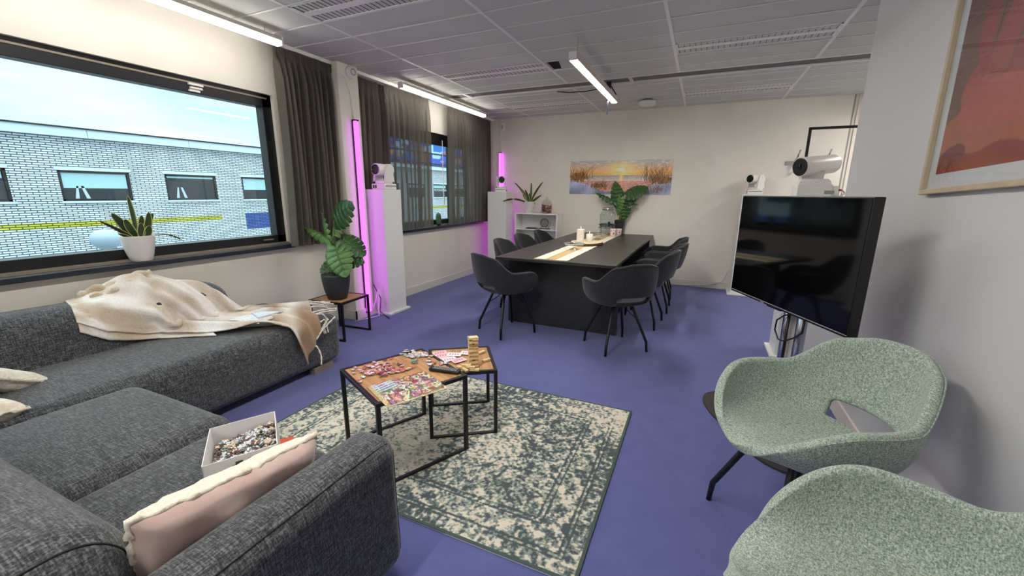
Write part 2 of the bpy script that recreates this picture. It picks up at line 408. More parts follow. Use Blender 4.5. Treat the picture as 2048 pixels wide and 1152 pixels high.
# ------------------------------------------------------------------ outside
FX = -24
def brickmat():
    m, nt, bb, o = newmat('white_glazed_brick'); bb.inputs['Roughness'].default_value = .5
    tc = N(nt, 'ShaderNodeTexCoord'); sp = N(nt, 'ShaderNodeSeparateXYZ'); nt.links.new(tc.outputs['Object'], sp.inputs[0])
    cb = N(nt, 'ShaderNodeCombineXYZ'); nt.links.new(sp.outputs[1], cb.inputs[0]); nt.links.new(sp.outputs[2], cb.inputs[1])
    br = N(nt, 'ShaderNodeTexBrick'); nt.links.new(cb.outputs[0], br.inputs[0])
    br.inputs['Scale'].default_value = 1; br.inputs['Brick Width'].default_value = .34; br.inputs['Row Height'].default_value = .088
    br.inputs['Mortar Size'].default_value = .018; br.inputs['Mortar Smooth'].default_value = .1
    br.inputs['Color1'].default_value = lin((226, 230, 232)); br.inputs['Color2'].default_value = lin((210, 216, 220)); br.inputs['Mortar'].default_value = lin((74, 88, 104))
    # painted yellow stripe and blue field: real paint on the bricks
    def band(a, b_, src):
        g = N(nt, 'ShaderNodeMath', operation='GREATER_THAN'); g.inputs[1].default_value = a; nt.links.new(src, g.inputs[0])
        l = N(nt, 'ShaderNodeMath', operation='LESS_THAN'); l.inputs[1].default_value = b_; nt.links.new(src, l.inputs[0])
        k = N(nt, 'ShaderNodeMath', operation='MULTIPLY'); nt.links.new(g.outputs[0], k.inputs[0]); nt.links.new(l.outputs[0], k.inputs[1]); return k.outputs[0]
    def both(a, b_):
        k = N(nt, 'ShaderNodeMath', operation='MULTIPLY'); nt.links.new(a, k.inputs[0]); nt.links.new(b_, k.inputs[1]); return k.outputs[0]
    def mixc(fac, src, col, blend='MULTIPLY'):
        x = N(nt, 'ShaderNodeMix', data_type='RGBA', blend_type=blend); nt.links.new(fac, x.inputs[0]); nt.links.new(src, x.inputs[6]); x.inputs[7].default_value = lin(col); return x.outputs[2]
    y, z = sp.outputs[1], sp.outputs[2]
    c = mixc(both(band(-40, 14.5, y), band(-.2, .04, z)), br.outputs[0], (236, 224, 70))
    c = mixc(both(band(32, 60, y), band(-.2, .04, z)), c, (236, 224, 70))
    c = mixc(both(band(15.8, 21, y), band(-.82, .09, z)), c, (84, 112, 196))
    nt.links.new(c, bb.inputs['Base Color'])
    return m
M['brick'] = brickmat()
M['coping'] = mat('white_coping', (206, 224, 236), .6)
fac = thing('brick_building', 'long white brick building with yellow stripe across the street', 'building', (FX, 15, -4))
L = lambda x0, x1, y0, y1, z0, z1: (x0-FX, x1-FX, y0-15, y1-15, z0+4, z1+4)
wins = [(8.3+3.77*k, 10.68+3.77*k) for k in range(-3, 12)]
b = B(); zt, zb = 2.13, .88
b.box(FX-8, FX, -6, 62, -4, zb); b.box(FX-8, FX, -6, 62, zt, 3.45)
e = [-6]+[v for p in wins for v in p]+[62]
for i in range(0, len(e), 2): b.box(FX-8, FX, e[i], e[i+1], zb, zt)
wl = b.build('wall', M['brick']); wl.parent = fac; wl.location = (-FX, -15, 4)
c = B()
for k in range(0, 18): c.box(*L(FX-8.1, FX+.25, -6+3.85*k+.01, -6+3.85*(k+1)-.01, 3.45, 3.78))
c.build('coping', M['coping'], fac)
B().box(*L(FX-8.1, FX+.3, -6, 62.2, 3.78, 3.84)).build('roof_edge', M['blackframe'], fac)
M['darkglass'] = mat('dark_office_glass', (34, 42, 48), .08, spec=.6)
M['blind'] = mat('pale_roller_blind', (168, 206, 214), .7)
M['room'] = mat('far_room_white', (190, 200, 205), .8)
for k, (a, c_) in enumerate(wins):
    f = B().box(*L(FX-.12, FX-.02, a, c_, zt-.09, zt)).box(*L(FX-.12, FX-.02, a, c_, zb, zb+.07)).box(*L(FX-.12, FX-.02, a, a+.09, zb, zt)).box(*L(FX-.12, FX-.02, c_-.09, c_, zb, zt)).build('window', M['blackframe'], fac)
    B().box(*L(FX-.02, FX+.06, a-.08, c_+.05, zt, zt+.13)).box(*L(FX-.02, FX+.08, a-.05, c_+.08, zb-.08, zb)).build('window_surround', M['coping'], f)
    B().box(*L(FX-.10, FX-.08, a+.05, c_-.05, zb+.05, zt-.05)).build('pane', M['darkglass'], f)
    d = .66 if k in (3, 5, 6) else .1 if k == 4 else .3
    B().box(*L(FX-.075, FX-.07, a+.12, c_-.12, zt-.09-d*.95, zt-.1)).build('roller_blind', M['blind'], f)
    if k in (3, 4):
        q = B()
        for t in (0.42, 0.78): q.add([(FX-.07-FX, a+t-15+.0, zb+.1+4), (FX-.07-FX, a+t-15+.13, zb+.1+4), (FX-.07-FX, a+t-15+(.16 if t < .6 else -.03), zb+.62+4), (FX-.07-FX, a+t-15+(.1 if t < .6 else -.12), zb+.62+4)], [(0, 1, 2, 3)])
        q.build('easel', M['room'], f)
def text(name, body, size, m, parent, loc, rot, thick=.002, align='CENTER'):
    cu = bpy.data.curves.new(name, 'FONT'); cu.body = body; cu.size = size; cu.extrude = thick; cu.align_x = align; cu.align_y = 'CENTER'
    t = bpy.data.objects.new(name, cu); COL.objects.link(t); cu.materials.append(m)
    bpy.context.view_layer.update()
    me = bpy.data.meshes.new_from_object(t); bpy.data.objects.remove(t)
    o = bpy.data.objects.new(name, me); COL.objects.link(o); o.parent = parent; o.location = loc; o.rotation_euler = rot
    return o
text('window_lettering', 'MOTION-MOODS', .27, emis('white_sign_paint', (255, 255, 255), .9) if 0 else M['white'], fac, (.01, 35.85-15, 1.55+4), (PI/2, 0, PI/2))
# street lamp
lt = thing('street_lamp', 'round white globe street lamp between the two buildings', 'lamp', (-9.14, 3.575, -4))
B().lathe([(.02, -.17), (.1, -.16), (.17, -.1), (.205, -.02), (.2, .05), (.15, .12), (.08, .155), (.01, .165)], (0, 0, 4.55), 28).build('globe', mat('milky_globe', (150, 166, 182), .4), lt, True)
B().tube([(0, 0, 0), (0, 0, 4.36)], .03).lathe([(.05, 0), (.06, .04), (.03, .06)], (0, 0, 4.33)).build('pole', M['grid'], lt, True)
# colourful glass building
def panels():
    m, nt, bb, o = newmat('coloured_relief_glass'); bb.inputs['Roughness'].default_value = .3
    tc = N(nt, 'ShaderNodeTexCoord'); mp = N(nt, 'ShaderNodeMapping'); mp.inputs['Scale'].default_value = (.5, .42, .9); nt.links.new(tc.outputs['Object'], mp.inputs[0])
    n = N(nt, 'ShaderNodeTexVoronoi'); n.distance = 'CHEBYCHEV'; n.inputs['Scale'].default_value = 1.1; nt.links.new(mp.outputs[0], n.inputs[0])
    s = N(nt, 'ShaderNodeSeparateColor'); nt.links.new(n.outputs['Color'], s.inputs[0])
    r = N(nt, 'ShaderNodeValToRGB'); r.color_ramp.interpolation = 'CONSTANT'; e = r.color_ramp.elements
    e[0].position = 0; e[0].color = lin((50, 84, 190)); e[1].position = .3; e[1].color = lin((176, 206, 226))
    for p_, cc in ((.48, (186, 96, 66)), (.62, (70, 60, 150)), (.75, (200, 150, 120)), (.86, (36, 110, 200))):
        x = e.new(p_); x.color = lin(cc)
    nt.links.new(s.outputs[0], r.inputs[0]); nt.links.new(r.outputs[0], bb.inputs['Base Color']); return m
cb = thing('glass_building', 'distant tall building clad in blue, red and orange glass panels', 'building', (-45, 66, -4))
B().box(-4, 4, -16, 16, 0, 22).build('cladding', panels(), cb)
q = B()
for k in range(14): q.box(-4.05, 4.06, -16.05, 16.05, 1.6*k+.2, 1.6*k+.38)
q.build('floor_slab', M['blackframe'], cb)
g = struct(B().box(-90, -3.8, -40, 110, -4.1, -4).build('ground', mat('street_paving', (120, 124, 128), .9)))
# ------------------------------------------------------------------ lamps
def strip_lamp(label, x, y0, y1, z, group, wid=.066, hang=True, m='strip'):
    t = thing('strip_lamp', label, 'lamp', (x, (y0+y1)/2, z), 0, group); h = (y1-y0)/2
    bevel(B().box(-wid/2, wid/2, -h, h, .022, .05).build('housing', M['striphousing'], t), .004)
    zt_ = .022 if m == 'strip2' else .004
    if m == 'strip': B().box(-wid/2-.004, -wid/2+.002, -h, h, -.006, .05).build('spill_shield', M['striphousing'], t); B().box(wid/2-.002, wid/2+.004, -h, h, -.006, .05).build('spill_shield', M['striphousing'], t)  # rails added to keep sideways light off the ceiling
    prof = [(-wid/2+.003, .022), (-wid/2+.004, 0), (-wid/4, -.014), (wid/4, -.014), (wid/2-.004, 0), (wid/2-.003, .022)]
    vs = [(x_, s*(h-.012), z_) for s in (-1, 1) for x_, z_ in prof]; n = len(prof)
    fs = [(i, i+1, i+1+n, i+n) for i in range(n-1)]+[tuple(range(n)), tuple(range(2*n-1, n-1, -1))]
    mesh('diffuser', vs, fs, M[m], t)
    for s in (-1, 1): B().box(-wid/2, wid/2, s*h-.007, s*h+.007, -.012, .05).build('end_cap', M['whiteplastic'], t)
    if hang:
        for s in (-1, 1): B().tube([(0, s*(h-.12), .05), (0, s*(h-.12), ZC-z)], .003, 6).build('hanging_wire', M['metalgrey'], t)
    return t
strip_lamp('white strip lamp hanging above the large picture window at left', -3.15, .55, 2.53, 2.49, 'strip lamps', m='strip2')
strip_lamp('white strip lamp hanging above the curtained window near the back wall', -3.14, 3.98, 5.93, 2.495, 'strip lamps', m='strip2')
strip_lamp('white strip lamp hanging over the middle of the black meeting table', -1.04, 3.46, 5.18, 2.405, 'strip lamps')
strip_lamp('white strip lamp over the seating area, above and behind the viewer', -1.04, .3, 2.02, 2.44, 'strip lamps')
strip_lamp('added white strip lamp, unseen behind the viewer near the rear wall', -1.04, -2.6, -.9, 2.44, 'strip lamps')  # lamp added out of view to brighten the room
strip_lamp('added white strip lamp, unseen behind the viewer above the window wall', -3.14, -2.7, -.8, 2.49, 'strip lamps', m='strip2')  # extra wall strip added out of view for more room light
strip_lamp('white strip lamp in the side room past the partition', 2.1, 4.4, 6.2, 2.44, 'strip lamps')

def louvre(label, x0, x1, y0, y1):
    t = thing('louvre_light', label, 'ceiling light', ((x0+x1)/2, (y0+y1)/2, ZC), 0, 'unlit louvre ceiling lights'); w, h = (x1-x0)/2-.015, (y1-y0)/2-.008
    b = B(); b.box(-w, w, -h, -h+.012, -.006, .05).box(-w, w, h-.012, h, -.006, .05).box(-w, -w+.012, -h, h, -.006, .05).box(w-.012, w, -h, h, -.006, .05)
    b.box(-w, w, -.028, .028, -.005, .004)
    b.build('frame', M['grid'], t)
    B().box(-w, w, -h, h, .045, .05).build('reflector', mat('aged_reflector', (70, 63, 50), .35, metal=.3), t)
    n = 26; lm = bpy.data.materials.get('louvre_blade') or mat('louvre_blade', (96, 86, 66), .35, metal=.3)
    for s in (-1, 1):
        q = B()
        for k in range(n):
            x = -w+.02+(2*w-.04)*k/(n-1); ya, yb = (.03, h-.014) if s > 0 else (-h+.014, -.03)
            q.box(x-.003, x+.003, ya, yb, -.002, .035)
        q.box(-w, w, .02*s-.002, .02*s+.002, -.002, .03)
        q.build('louvre', lm, t)
    return t
louvre('unlit louvre ceiling light nearest the viewer, beside the big window curtain', -2.71, -1.53, 2.25, 2.554)
louvre('unlit louvre ceiling light in front of the far left strip lamp', -2.71, -1.53, 4.081, 4.387)
louvre('unlit louvre ceiling light over the far left end of the table', -2.71, -1.53, 5.84, 6.13)
louvre('unlit louvre ceiling light at right, catching a pink reflection', -.345, .825, 4.03, 4.32)
louvre('unlit louvre ceiling light at right, closest to the back wall', -.345, .825, 5.83, 6.13)

# ceiling sensor rod, hanging cable, sensor
t = thing('ceiling_rod', 'thin steel rod with black clamp hanging from the ceiling above the table', 'rod', (-1.085, 5.04, ZC-.4))
B().tube([(0, 0, .06), (0, 0, .36)], .010, 10).build('rod', M['chrome'], t, True)
B().box(-.02, .03, -.02, .02, .33, .40).tube([(.01, 0, .38), (.09, 0, .26)], .006, 6).tube([(0, 0, .34), (.0, 0, .2)], .014, 10).build('clamp', M['blackmetal'], t)
o = B().tube([(-1.75, 5.21, ZC-.012), (-1.6, 5.22, ZC-.03), (-1.4, 5.23, ZC-.035), (-1.2, 5.2, ZC-.02), (-1.08, 5.17, ZC-.01)], .006, 8).build('ceiling_cable', M['blackplastic'], None, True)
tag(o, 'black cable sagging from the ceiling near the steel rod', 'cable')
t = thing('ceiling_sensor', 'round white sensor on the ceiling near the back wall', 'sensor', (-.79, 6.14, ZC))
B().lathe([(.085, -.075), (.105, -.06), (.11, -.03), (.10, -.018)], n=28).build('cover', M['whiteplastic'], t, True)
B().lathe([(.06, -.018), (.06, 0)], n=20).box(-.03, .06, -.03, .03, -.03, -.002).build('mount', M['blackplastic'], t)

# LED tubes
def led(label, x, y, z0, z1, w, d, facing, cable_top=None):
    t = thing('led_tube', label, 'light', (x, y, z0), facing, 'magenta light tubes'); h = z1-z0
    B().box(0, .012, -w/2, w/2, 0, h).build('housing', M['blackmetal'], t)
    bevel(B().box(.012, d, -w/2+.004, w/2-.004, .01, h-.01).build('diffuser', M['led'], t), .006, 3)
    B().box(0, d+.001, -w/2, w/2, h-.01, h+.004).build('end_cap', M['blackmetal'], t)
    return t
led('tall magenta light tube standing against the white pillar', -3.31, 3.418, .05, 2.075, .05, .045, 0)
led('short-looking magenta light tube in the far corner behind the camera', -3.27, 6.735, .05, 2.045, .05, .045, -PI/4)
t = thing('alarm_siren', 'round white alarm siren high on the white pillar', 'alarm', (-3.315, 3.42, 2.52))
def latheX(prof, n=28):
    b = B().lathe(prof, n=n); q = Matrix.Rotation(PI/2, 3, 'Y'); b.v = [tuple(q @ Vector(v)) for v in b.v]; return b
latheX([(.055, 0), (.058, .012), (.05, .03), (.045, .034), (.03, .045), (.012, .05)]).build('housing', M['whiteplastic'], t, True)
latheX([(.03, .044), (.034, .047), (.03, .052), (.026, .047)]).build('ring', M['metalgrey'], t, True)
o = B().tube([(-3.311, 3.30, 2.48), (-3.311, 3.345, 2.46), (-3.311, 3.37, 2.38), (-3.311, 3.40, 2.34), (-3.311, 3.405, 2.2), (-3.311, 3.412, 2.08)], .004, 8).tube([(-3.311, 3.405, 2.33), (-3.311, 3.425, 2.08)], .003, 6).build('power_cord', M['white'], None, True)
tag(o, 'white cord running down the pillar from the siren to the light tube', 'cord')
t = thing('junction_box', 'small white junction box in the far corner under the ceiling', 'box', (-3.22, 6.757, 2.46))
bevel(B().box(-.035, .035, -.035, 0, -.06, .06).build('housing', M['whiteplastic'], t), .006)
B().box(-.012, .02, -.037, -.034, .0, .03).box(-.012, .02, -.037, -.034, -.03, -.005).build('socket', M['metalgrey'], t)
o = B().tube([(-3.25, 6.75, 2.5), (-3.27, 6.74, 2.3), (-3.262, 6.745, 2.06)], .004, 8).build('power_cord', M['white'], None, True)
tag(o, 'white cord running down the corner to the far magenta tube', 'cord')
o = B().tube([(-3.27, 3.47, .08), (-3.24, 3.50, .2), (-3.235, 3.53, .3), (-3.22, 3.50, .12), (-3.18, 3.46, .012), (-3.22, 3.35, .008), (-3.28, 3.2, .008)], .006, 8).build('power_cord', M['white'], None, True)
tag(o, 'white looping cord on the carpet beside the near pedestal', 'cord')
o = B().tube([(-3.29, 3.52, .35), (-3.23, 3.56, .18), (-3.2, 3.5, .05), (-3.13, 3.50, .01), (-3.02, 3.44, .008)], .005, 8).build('power_cord', M['blackplastic'], None, True)
tag(o, 'black cord between the white pillar and the near pedestal', 'cord')

# ------------------------------------------------------------------ curtains
def curtain(label, y0, y1, x, z0, z1, n, m, amp=.045, seed=0, gather=1.0):
    rnd = random.Random(seed); t = thing('curtain', label, 'curtain', (x, (y0+y1)/2, z0), 0, 'taupe curtains'); W = y1-y0
    ph = [rnd.uniform(-.5, .5) for _ in range(n+2)]; am = [rnd.uniform(.6, 1.15) for _ in range(n+2)]
    cols = n*12; rows = 26; vs = []; fs = []
    for j in range(rows+1):
        v = j/rows; z = (z1-z0)*(1-v); h = z1-z0
        for i in range(cols+1):
            u = i/cols; k = u*n; kk = int(k)
            a = am[kk]*(1-(k-kk)) + am[kk+1]*(k-kk); p_ = ph[kk]*(1-(k-kk)) + ph[kk+1]*(k-kk)
            s = min(1, v*h/.25)
            if v*h < .09:    # pencil pleats in the heading
                A = .010; X = A*math.sin(2*PI*k*3)
            else:
                A = amp*a*(.35+.65*s); X = A*(math.sin(2*PI*k+p_*2*v)+.28*math.sin(4*PI*k+p_*6))
            yy = (u-.5)*W*(1-(1-gather)*math.sin(PI*min(v*1.1, 1))) + .012*math.sin(k*5+v*3)*s + p_*.03*v*s
            vs.append((X + .01*math.sin(v*4+p_*5), yy, z))
    for j in range(rows):
        for i in range(cols): a = j*(cols+1)+i; fs.append((a, a+1, a+cols+2, a+cols+1))
    mesh('cloth', vs, fs, m, t, True)
    return t
curtain('taupe curtain gathered beside the large picture window', 2.66, 3.27, -3.40, .868, 2.56, 10, M['curtain'], .05, 3)
curtain('taupe curtain hanging right behind the white pillar', 3.56, 4.11, -3.475, .895, 2.56, 7, M['curtain'], .028, 5)
curtain('half-sheer taupe curtain over the left half of the far window', 4.0, 4.86, -3.405, .90, 2.555, 9, M['sheer'], .04, 6)
curtain('half-sheer taupe curtain over the right half of the far window', 5.34, 6.3, -3.41, .90, 2.55, 11, M['sheer'], .04, 8)
curtain('narrow taupe curtain bunched in the far corner by the magenta tube', 6.3, 6.66, -3.41, .88, 2.55, 5, M['curtain'], .04, 9)
struct(B().box(-3.43, -3.39, W1[1]-.1, YB, 2.562, ZC).build('trim_3', M['grid']))
def buildw(b, name, m, t, smooth=False):
    L = t.location; b.v = [(v[0]-L.x, v[1]-L.y, v[2]-L.z) for v in b.v]
    return b.build(name, m, t, smooth)
def RB(*a, **k): vs, fs = rbox(*a, **k); return B().add(vs, fs)
# ------------------------------------------------------------------ sofas
def wob(p, a=.004, s=3.0):
    n = noise.noise_vector(p*s); return p + Vector((n.x, n.y, n.z))*a
sA = thing('chaise_sofa', 'charcoal sofa under the large window, long seat with a beige blanket on it', 'sofa', (-3.0, 1.0, 0))
buildw(RB(-3.44, -2.545, -.6, 2.345, .045, .425, .085, bulge=.012, n=22, fn=wob), 'seat', M['sofa'], sA, True)
def backA(p):
    # back leans a little, its far end slopes down
    k = (p.z-.3)/.4
    p = Vector((p.x-.03*k, p.y-.10*max(0, k), p.z)); return wob(p, .006)
buildw(RB(-3.44, -3.13, -.6, 1.98, .25, .715, .12, bulge=.01, n=20, fn=backA), 'backrest', M['sofa'], sA, True)
for b in (B().box(-2.62, -2.565, 2.06, 2.24, 0, .048), B().box(-3.38, -3.28, 2.14, 2.3, 0, .05), B().box(-2.63, -2.56, -.3, -.1, 0, .05)): buildw(b, 'foot', M['alu'], sA)

sB = thing('corner_sofa', 'charcoal sofa in the foreground with two seat cushions and an armrest', 'sofa', (-1.8, .4, 0))
buildw(B().add(*rbox(-2.54, -.9, -.1, .93, .05, .27, .05, n=10)), 'base', M['sofa'], sB, True)
def cush(x0, x1, lab):
    def f(p):
        return wob(p, .005)
    c = buildw(RB(x0, x1, .18, 1.0, .17, .425, .075, bulge=.02, n=20, fn=f), 'seat_cushion', M['sofa'], sB, True)
    return c
cush(-2.535, -1.745, '')
cush(-1.735, -1.155, '')
def backB(p):
    k = (p.z-.35)/.35; return wob(Vector((p.x, p.y-.05*k, p.z)), .006)
bb_ = buildw(RB(-2.53, -1.035, 0.02, .405, .2, .692, .12, bulge=.0, n=22, fn=backB), 'backrest', M['sofa'], sB, True)
# end-panel seam of the backrest, laid on its surface
from mathutils.bvhtree import BVHTree
def on_surface(o, rays, lift=.0006):
    t = BVHTree.FromPolygons([v.co.copy() for v in o.data.vertices], [tuple(p.vertices) for p in o.data.polygons]); L_ = o.parent.location; out = []
    for c, d in rays:
        c = Vector(c)-L_; d = Vector(d).normalized(); hit = t.ray_cast(c+d*.6, -d)[0]
        if hit: out.append(hit+d*lift+L_)
    return out
pts = on_surface(bb_, [((-1.085, .20, .48), (0, math.cos(PI*i/40), math.sin(PI*i/40))) for i in range(41)])
buildw(B().tube(pts, .0024, 6), 'piping', M['sofaseam'], sB, True)
def armf(p):
    k = max(0, p.z-.1); return wob(Vector((p.x-.02*k, p.y, p.z)), .004)
ar_ = buildw(RB(-1.035, -.862, -.35, 1.005, .045, .562, .062, bulge=.006, n=22, fn=armf), 'armrest', M['sofa'], sB, True)
pts = on_surface(ar_, [((-.935, -.3+.04*i, .49), (.7, 0, .9)) for i in range(31)]+[((-.935, .93, .49), (.7, .5, .8)), ((-.935, .94, .48), (.7, .7, .3))]+[((-.935, .94, .46-.03*i), (.8, .7, 0)) for i in range(13)])
buildw(B().tube(pts, .0018, 6), 'seam', M['sofaseam'], sB, True)

# ------------------------------------------------------------------ pillows
def pillow(w, h, t_, seed=0, n=26, pinch=.55):
    """front(+Y) velvet and back(-Y) fleece grids, local X width, Z height"""
    r = random.Random(seed); out = []
    for s in (1, -1):
        vs = []; fs = []
        for j in range(n+1):
            for i in range(n+1):
                u = 2*i/n-1; v = 2*j/n-1
                e = (max(0, 1-u**4)*max(0, 1-v**4))**.5
                x = u*w/2*(1-.07*(1-v*v)*abs(u)**3); z = v*h/2*(1-.07*(1-u*u)*abs(v)**3)
                q = noise.noise(Vector((u*2.3, v*2.3, seed+s)))*.012*e
                f = .0
                if s < 0: f = .011*noise.noise(Vector((u*13, v*9, seed)))+.006*noise.noise(Vector((u*30, v*22, seed)))
                vs.append((x, (s*(t_*(.30 if s > 0 else .62)*e**.7 + q) + f), z))
        for j in range(n):
            for i in range(n):
                a = j*(n+1)+i; fs.append((a, a+1, a+n+2, a+n+1) if s < 0 else (a, a+n+1, a+n+2, a+1))
        out.append((vs, fs))
    return out
def make_pillow(label, w, h, t_, seed, loc, rot, both_fluff=False):
    t = thing('throw_pillow', label, 'pillow', loc); t.rotation_euler = rot
    (v1, f1), (v2, f2) = pillow(w, h, t_, seed)
    mesh('front_fabric', v1, f1, M['fluff'] if both_fluff else M['velvet'], t, True)
    # fleece side wraps past the seam with a fuzzy lumpy edge
    bm = mesh('fleece_side', v2, f2, M['fluff'], t, True)
    q = B(); rr = random.Random(seed)
    P = []
    for k in range(120):
        a = k/120*4; s = int(a); f = 2*(a-s)-1
        u, v = ((f, -1), (1, f), (-f, 1), (-1, -f))[s]
        x = u*w/2*(1-.07*(1-v*v)*abs(u)**3); z = v*h/2*(1-.07*(1-u*u)*abs(v)**3)
        P.append((x+rr.uniform(-.003, .003), -.007+rr.uniform(-.003, .003), z+rr.uniform(-.003, .003)))
    q.tube(P, [.0085+rr.uniform(-.004, .005) for _ in P], 7, closed=True)
    q.build('fleece_edge', M['fluff'], t, True)
    return t
# ------------------------------------------------------------------ armchair shell (faces +Y)
def smooth(a, b, x): x = min(1, max(0, (x-a)/(b-a))); return x*x*(3-2*x)
def interp(tab, x):
    for (a, va), (b, vb) in zip(tab, tab[1:]):
        if x <= b: return va+(vb-va)*smooth(a, b, x)
    return tab[-1][1]
HR = [(0, .428), (80, .657), (112, .655), (146, .795), (165, .822), (180, .825)]
def rim(th):
    a = abs(th); x = math.sin(math.radians(th)); y = math.cos(math.radians(th))
    # superellipse plan
    ax, ay = .298, (.275 if y > 0 else .300)
    p = 2.35 if y > 0 else 2.3
    r = 1/((abs(x)/ax)**p+(abs(y)/ay)**p)**(1/p)
    return r*x, r*y
def shell_parts(fab):
    nth, nt = 56, 20; vs = []; ths = [-180+360*i/nth for i in range(nth)]
    for i, th in enumerate(ths):
        rx, ry = rim(th); a = abs(th); h = interp(HR, a); wall = smooth(0, 76, a)
        kb = .80 if 1 else 0
        kb = .60*(1-wall) + .74*wall
        if a > 130: kb = .74-.06*smooth(130, 170, a)
        zs = .452
        lean = smooth(120, 180, a)*.05
        for j in range(1, nt+1):
            t = j/nt
            if t <= .4:
                s = t/.4*kb; z = zs-.012+.012*(t/.4)**2
                x, y = rx*s, ry*s
            else:
                u = (t-.4)/.6
                P0 = Vector((rx*kb, ry*kb, zs)); P1 = Vector((rx*1.0, ry*1.0, zs+.015*wall)); P2 = Vector((rx*1.0, ry*(1.0)-lean, h))
                q_ = .90+.085*wall; P1 = Vector((rx*q_, ry*q_-lean*.3, zs+.004+.02*wall))
                p = P0*(1-u)**2+P1*2*u*(1-u)+P2*u*u; x, y, z = p
            vs.append((x, y, z))
    c = len(vs); vs.append((0, 0, .44))
    fs = []; ho = 33
    for i in range(nth):
        i2 = (i+1) % nth; thm = abs(ths[i]+3.2) if ths[i] < 0 else abs(ths[i]+3.2)
        thm = abs(ths[i]+360/nth/2)
        fs.append((c, i*nt, i2*nt))
        for j in range(nt-1):
            if thm > 180-ho and 8 <= j < 12: continue
            fs.append((i*nt+j, i*nt+j+1, i2*nt+j+1, i2*nt+j))
    return vs, fs
CH = {}
def make_chair(fabname, fab, label, group, tagged=True):
    t = thing('armchair', label, 'chair', (0, 0, 0), 0, group)
    vs, fs = shell_parts(fab)
    s = mesh('shell', vs, fs, fab, t, True)
    m = s.modifiers.new('thickness', 'SOLIDIFY'); m.thickness = .036; m.offset = 0.0; m.use_even_offset = False
    m = s.modifiers.new('smooth', 'SUBSURF'); m.levels = 1; m.render_levels = 2
    # rim piping seam
    nth = 60; pts = []
    for i in range(nth+1):
        th = 55+250*i/nth; th = th if th <= 180 else th-360; rx, ry = rim(th); a = abs(th); k = 1.0+.055*smooth(30, 70, a)
        pts.append((rx*k, ry*k-smooth(120, 180, a)*.05, interp(HR, a)-.014))
    B().tube(pts, .0026, 6).build('piping', fab, t, True)
    B().box(-.10, .10, -.012, .012, .395, .405).box(-.012, .012, -.10, .10, .395, .405).tube([(0, 0, .38), (0, 0, .425)], .045, 16).build('mount', M['blackmetal'], t)
    for sx in (-1, 1):
        for sy in (-1, 1):
            B().tube([(sx*.085, sy*.085, .405), (sx*.10, sy*.10, .39), (sx*.188, sy*.188, .12), (sx*.197, sy*.197, .095), (sx*.203, sy*.203, .0)], [.013, .0135, .0125, .0125, .011], 12).build('leg', M['blackmetal'], t, True)
    q = B()
    for sx in (-1, 1):
        for sy in (-1, 1):
            q.tube([(sx*.03, sy*.03, .395), (sx*.09, sy*.09, .33), (sx*.128, sy*.128, .295)], .004, 6)
    q.build('brace', M['blackmetal'], t, True)
    if tagged: B().box(-.075, -.04, -.2085, -.200, .442, .450).build('label_tag', M['white'], t)
    return t
def face(dx, dy): return math.atan2(-dx, dy)
D0 = make_chair('dark', M['dark'], 'anthracite armchair at the near left corner of the meeting table, back to the viewer', 'anthracite meeting chairs')
D0.location = (-1.685, 3.64, 0); D0.rotation_euler.z = face(.52, .85)
for x, y, dx, dy, lab in [
    (-.605, 3.672, -.65, .76, 'anthracite armchair at the near right corner of the meeting table, gap under its backrest'),
    (-1.93, 4.62, .97, .05, 'anthracite armchair on the window side of the table, nearest of its row of three'),
    (-1.97, 5.32, .99, -.05, 'anthracite armchair on the window side of the table, middle of its row of three'),
    (-1.95, 6.02, 1, 0, 'anthracite armchair on the window side of the table, closest to the white bookcase'),
    (-.50, 4.52, -1, .1, 'anthracite armchair on the right side of the table, nearest of its row of three'),
    (-.45, 5.20, -1, 0, 'anthracite armchair on the right side of the table, middle of its row of three'),
    (-.47, 5.92, -1, -.05, 'anthracite armchair on the right side of the table, farthest, by the back wall')]:
    c = copy_tree(D0); c.location = (x, y, 0); c.rotation_euler.z = face(dx, dy); c['label'] = lab
G0 = make_chair('green', M['green'], 'sage green armchair in front of the television', 'sage green armchairs', False)
G0.scale = (1.025, 1.025, 1.0); G0.location = (.445, 1.785, 0); G0.rotation_euler.z = face(-.885, -.465)
c = copy_tree(G0); c.location = (.440, .992, 0); c.rotation_euler.z = face(-.925, .38)
c['label'] = 'sage green armchair in the bottom right corner, cut off by the picture edge'

# ------------------------------------------------------------------ meeting table
mt = thing('meeting_table', 'long black wooden meeting table on panel legs', 'table', (-1.225, 5.19, 0))
bevel(buildw(B().box(-1.82, -.63, 3.655, 6.735, .722, .75), 'tabletop', M['blackwood'], mt), .002)
buildw(B().box(-1.815, -.645, 3.965, 4.005, 0, .722), 'end_panel', M['blackwood'], mt)
buildw(B().box(-1.815, -.645, 6.38, 6.42, 0, .722), 'end_panel', M['blackwood'], mt)
buildw(B().box(-1.26, -1.20, 4.005, 6.38, .25, .722), 'centre_panel', M['blackwood'], mt)

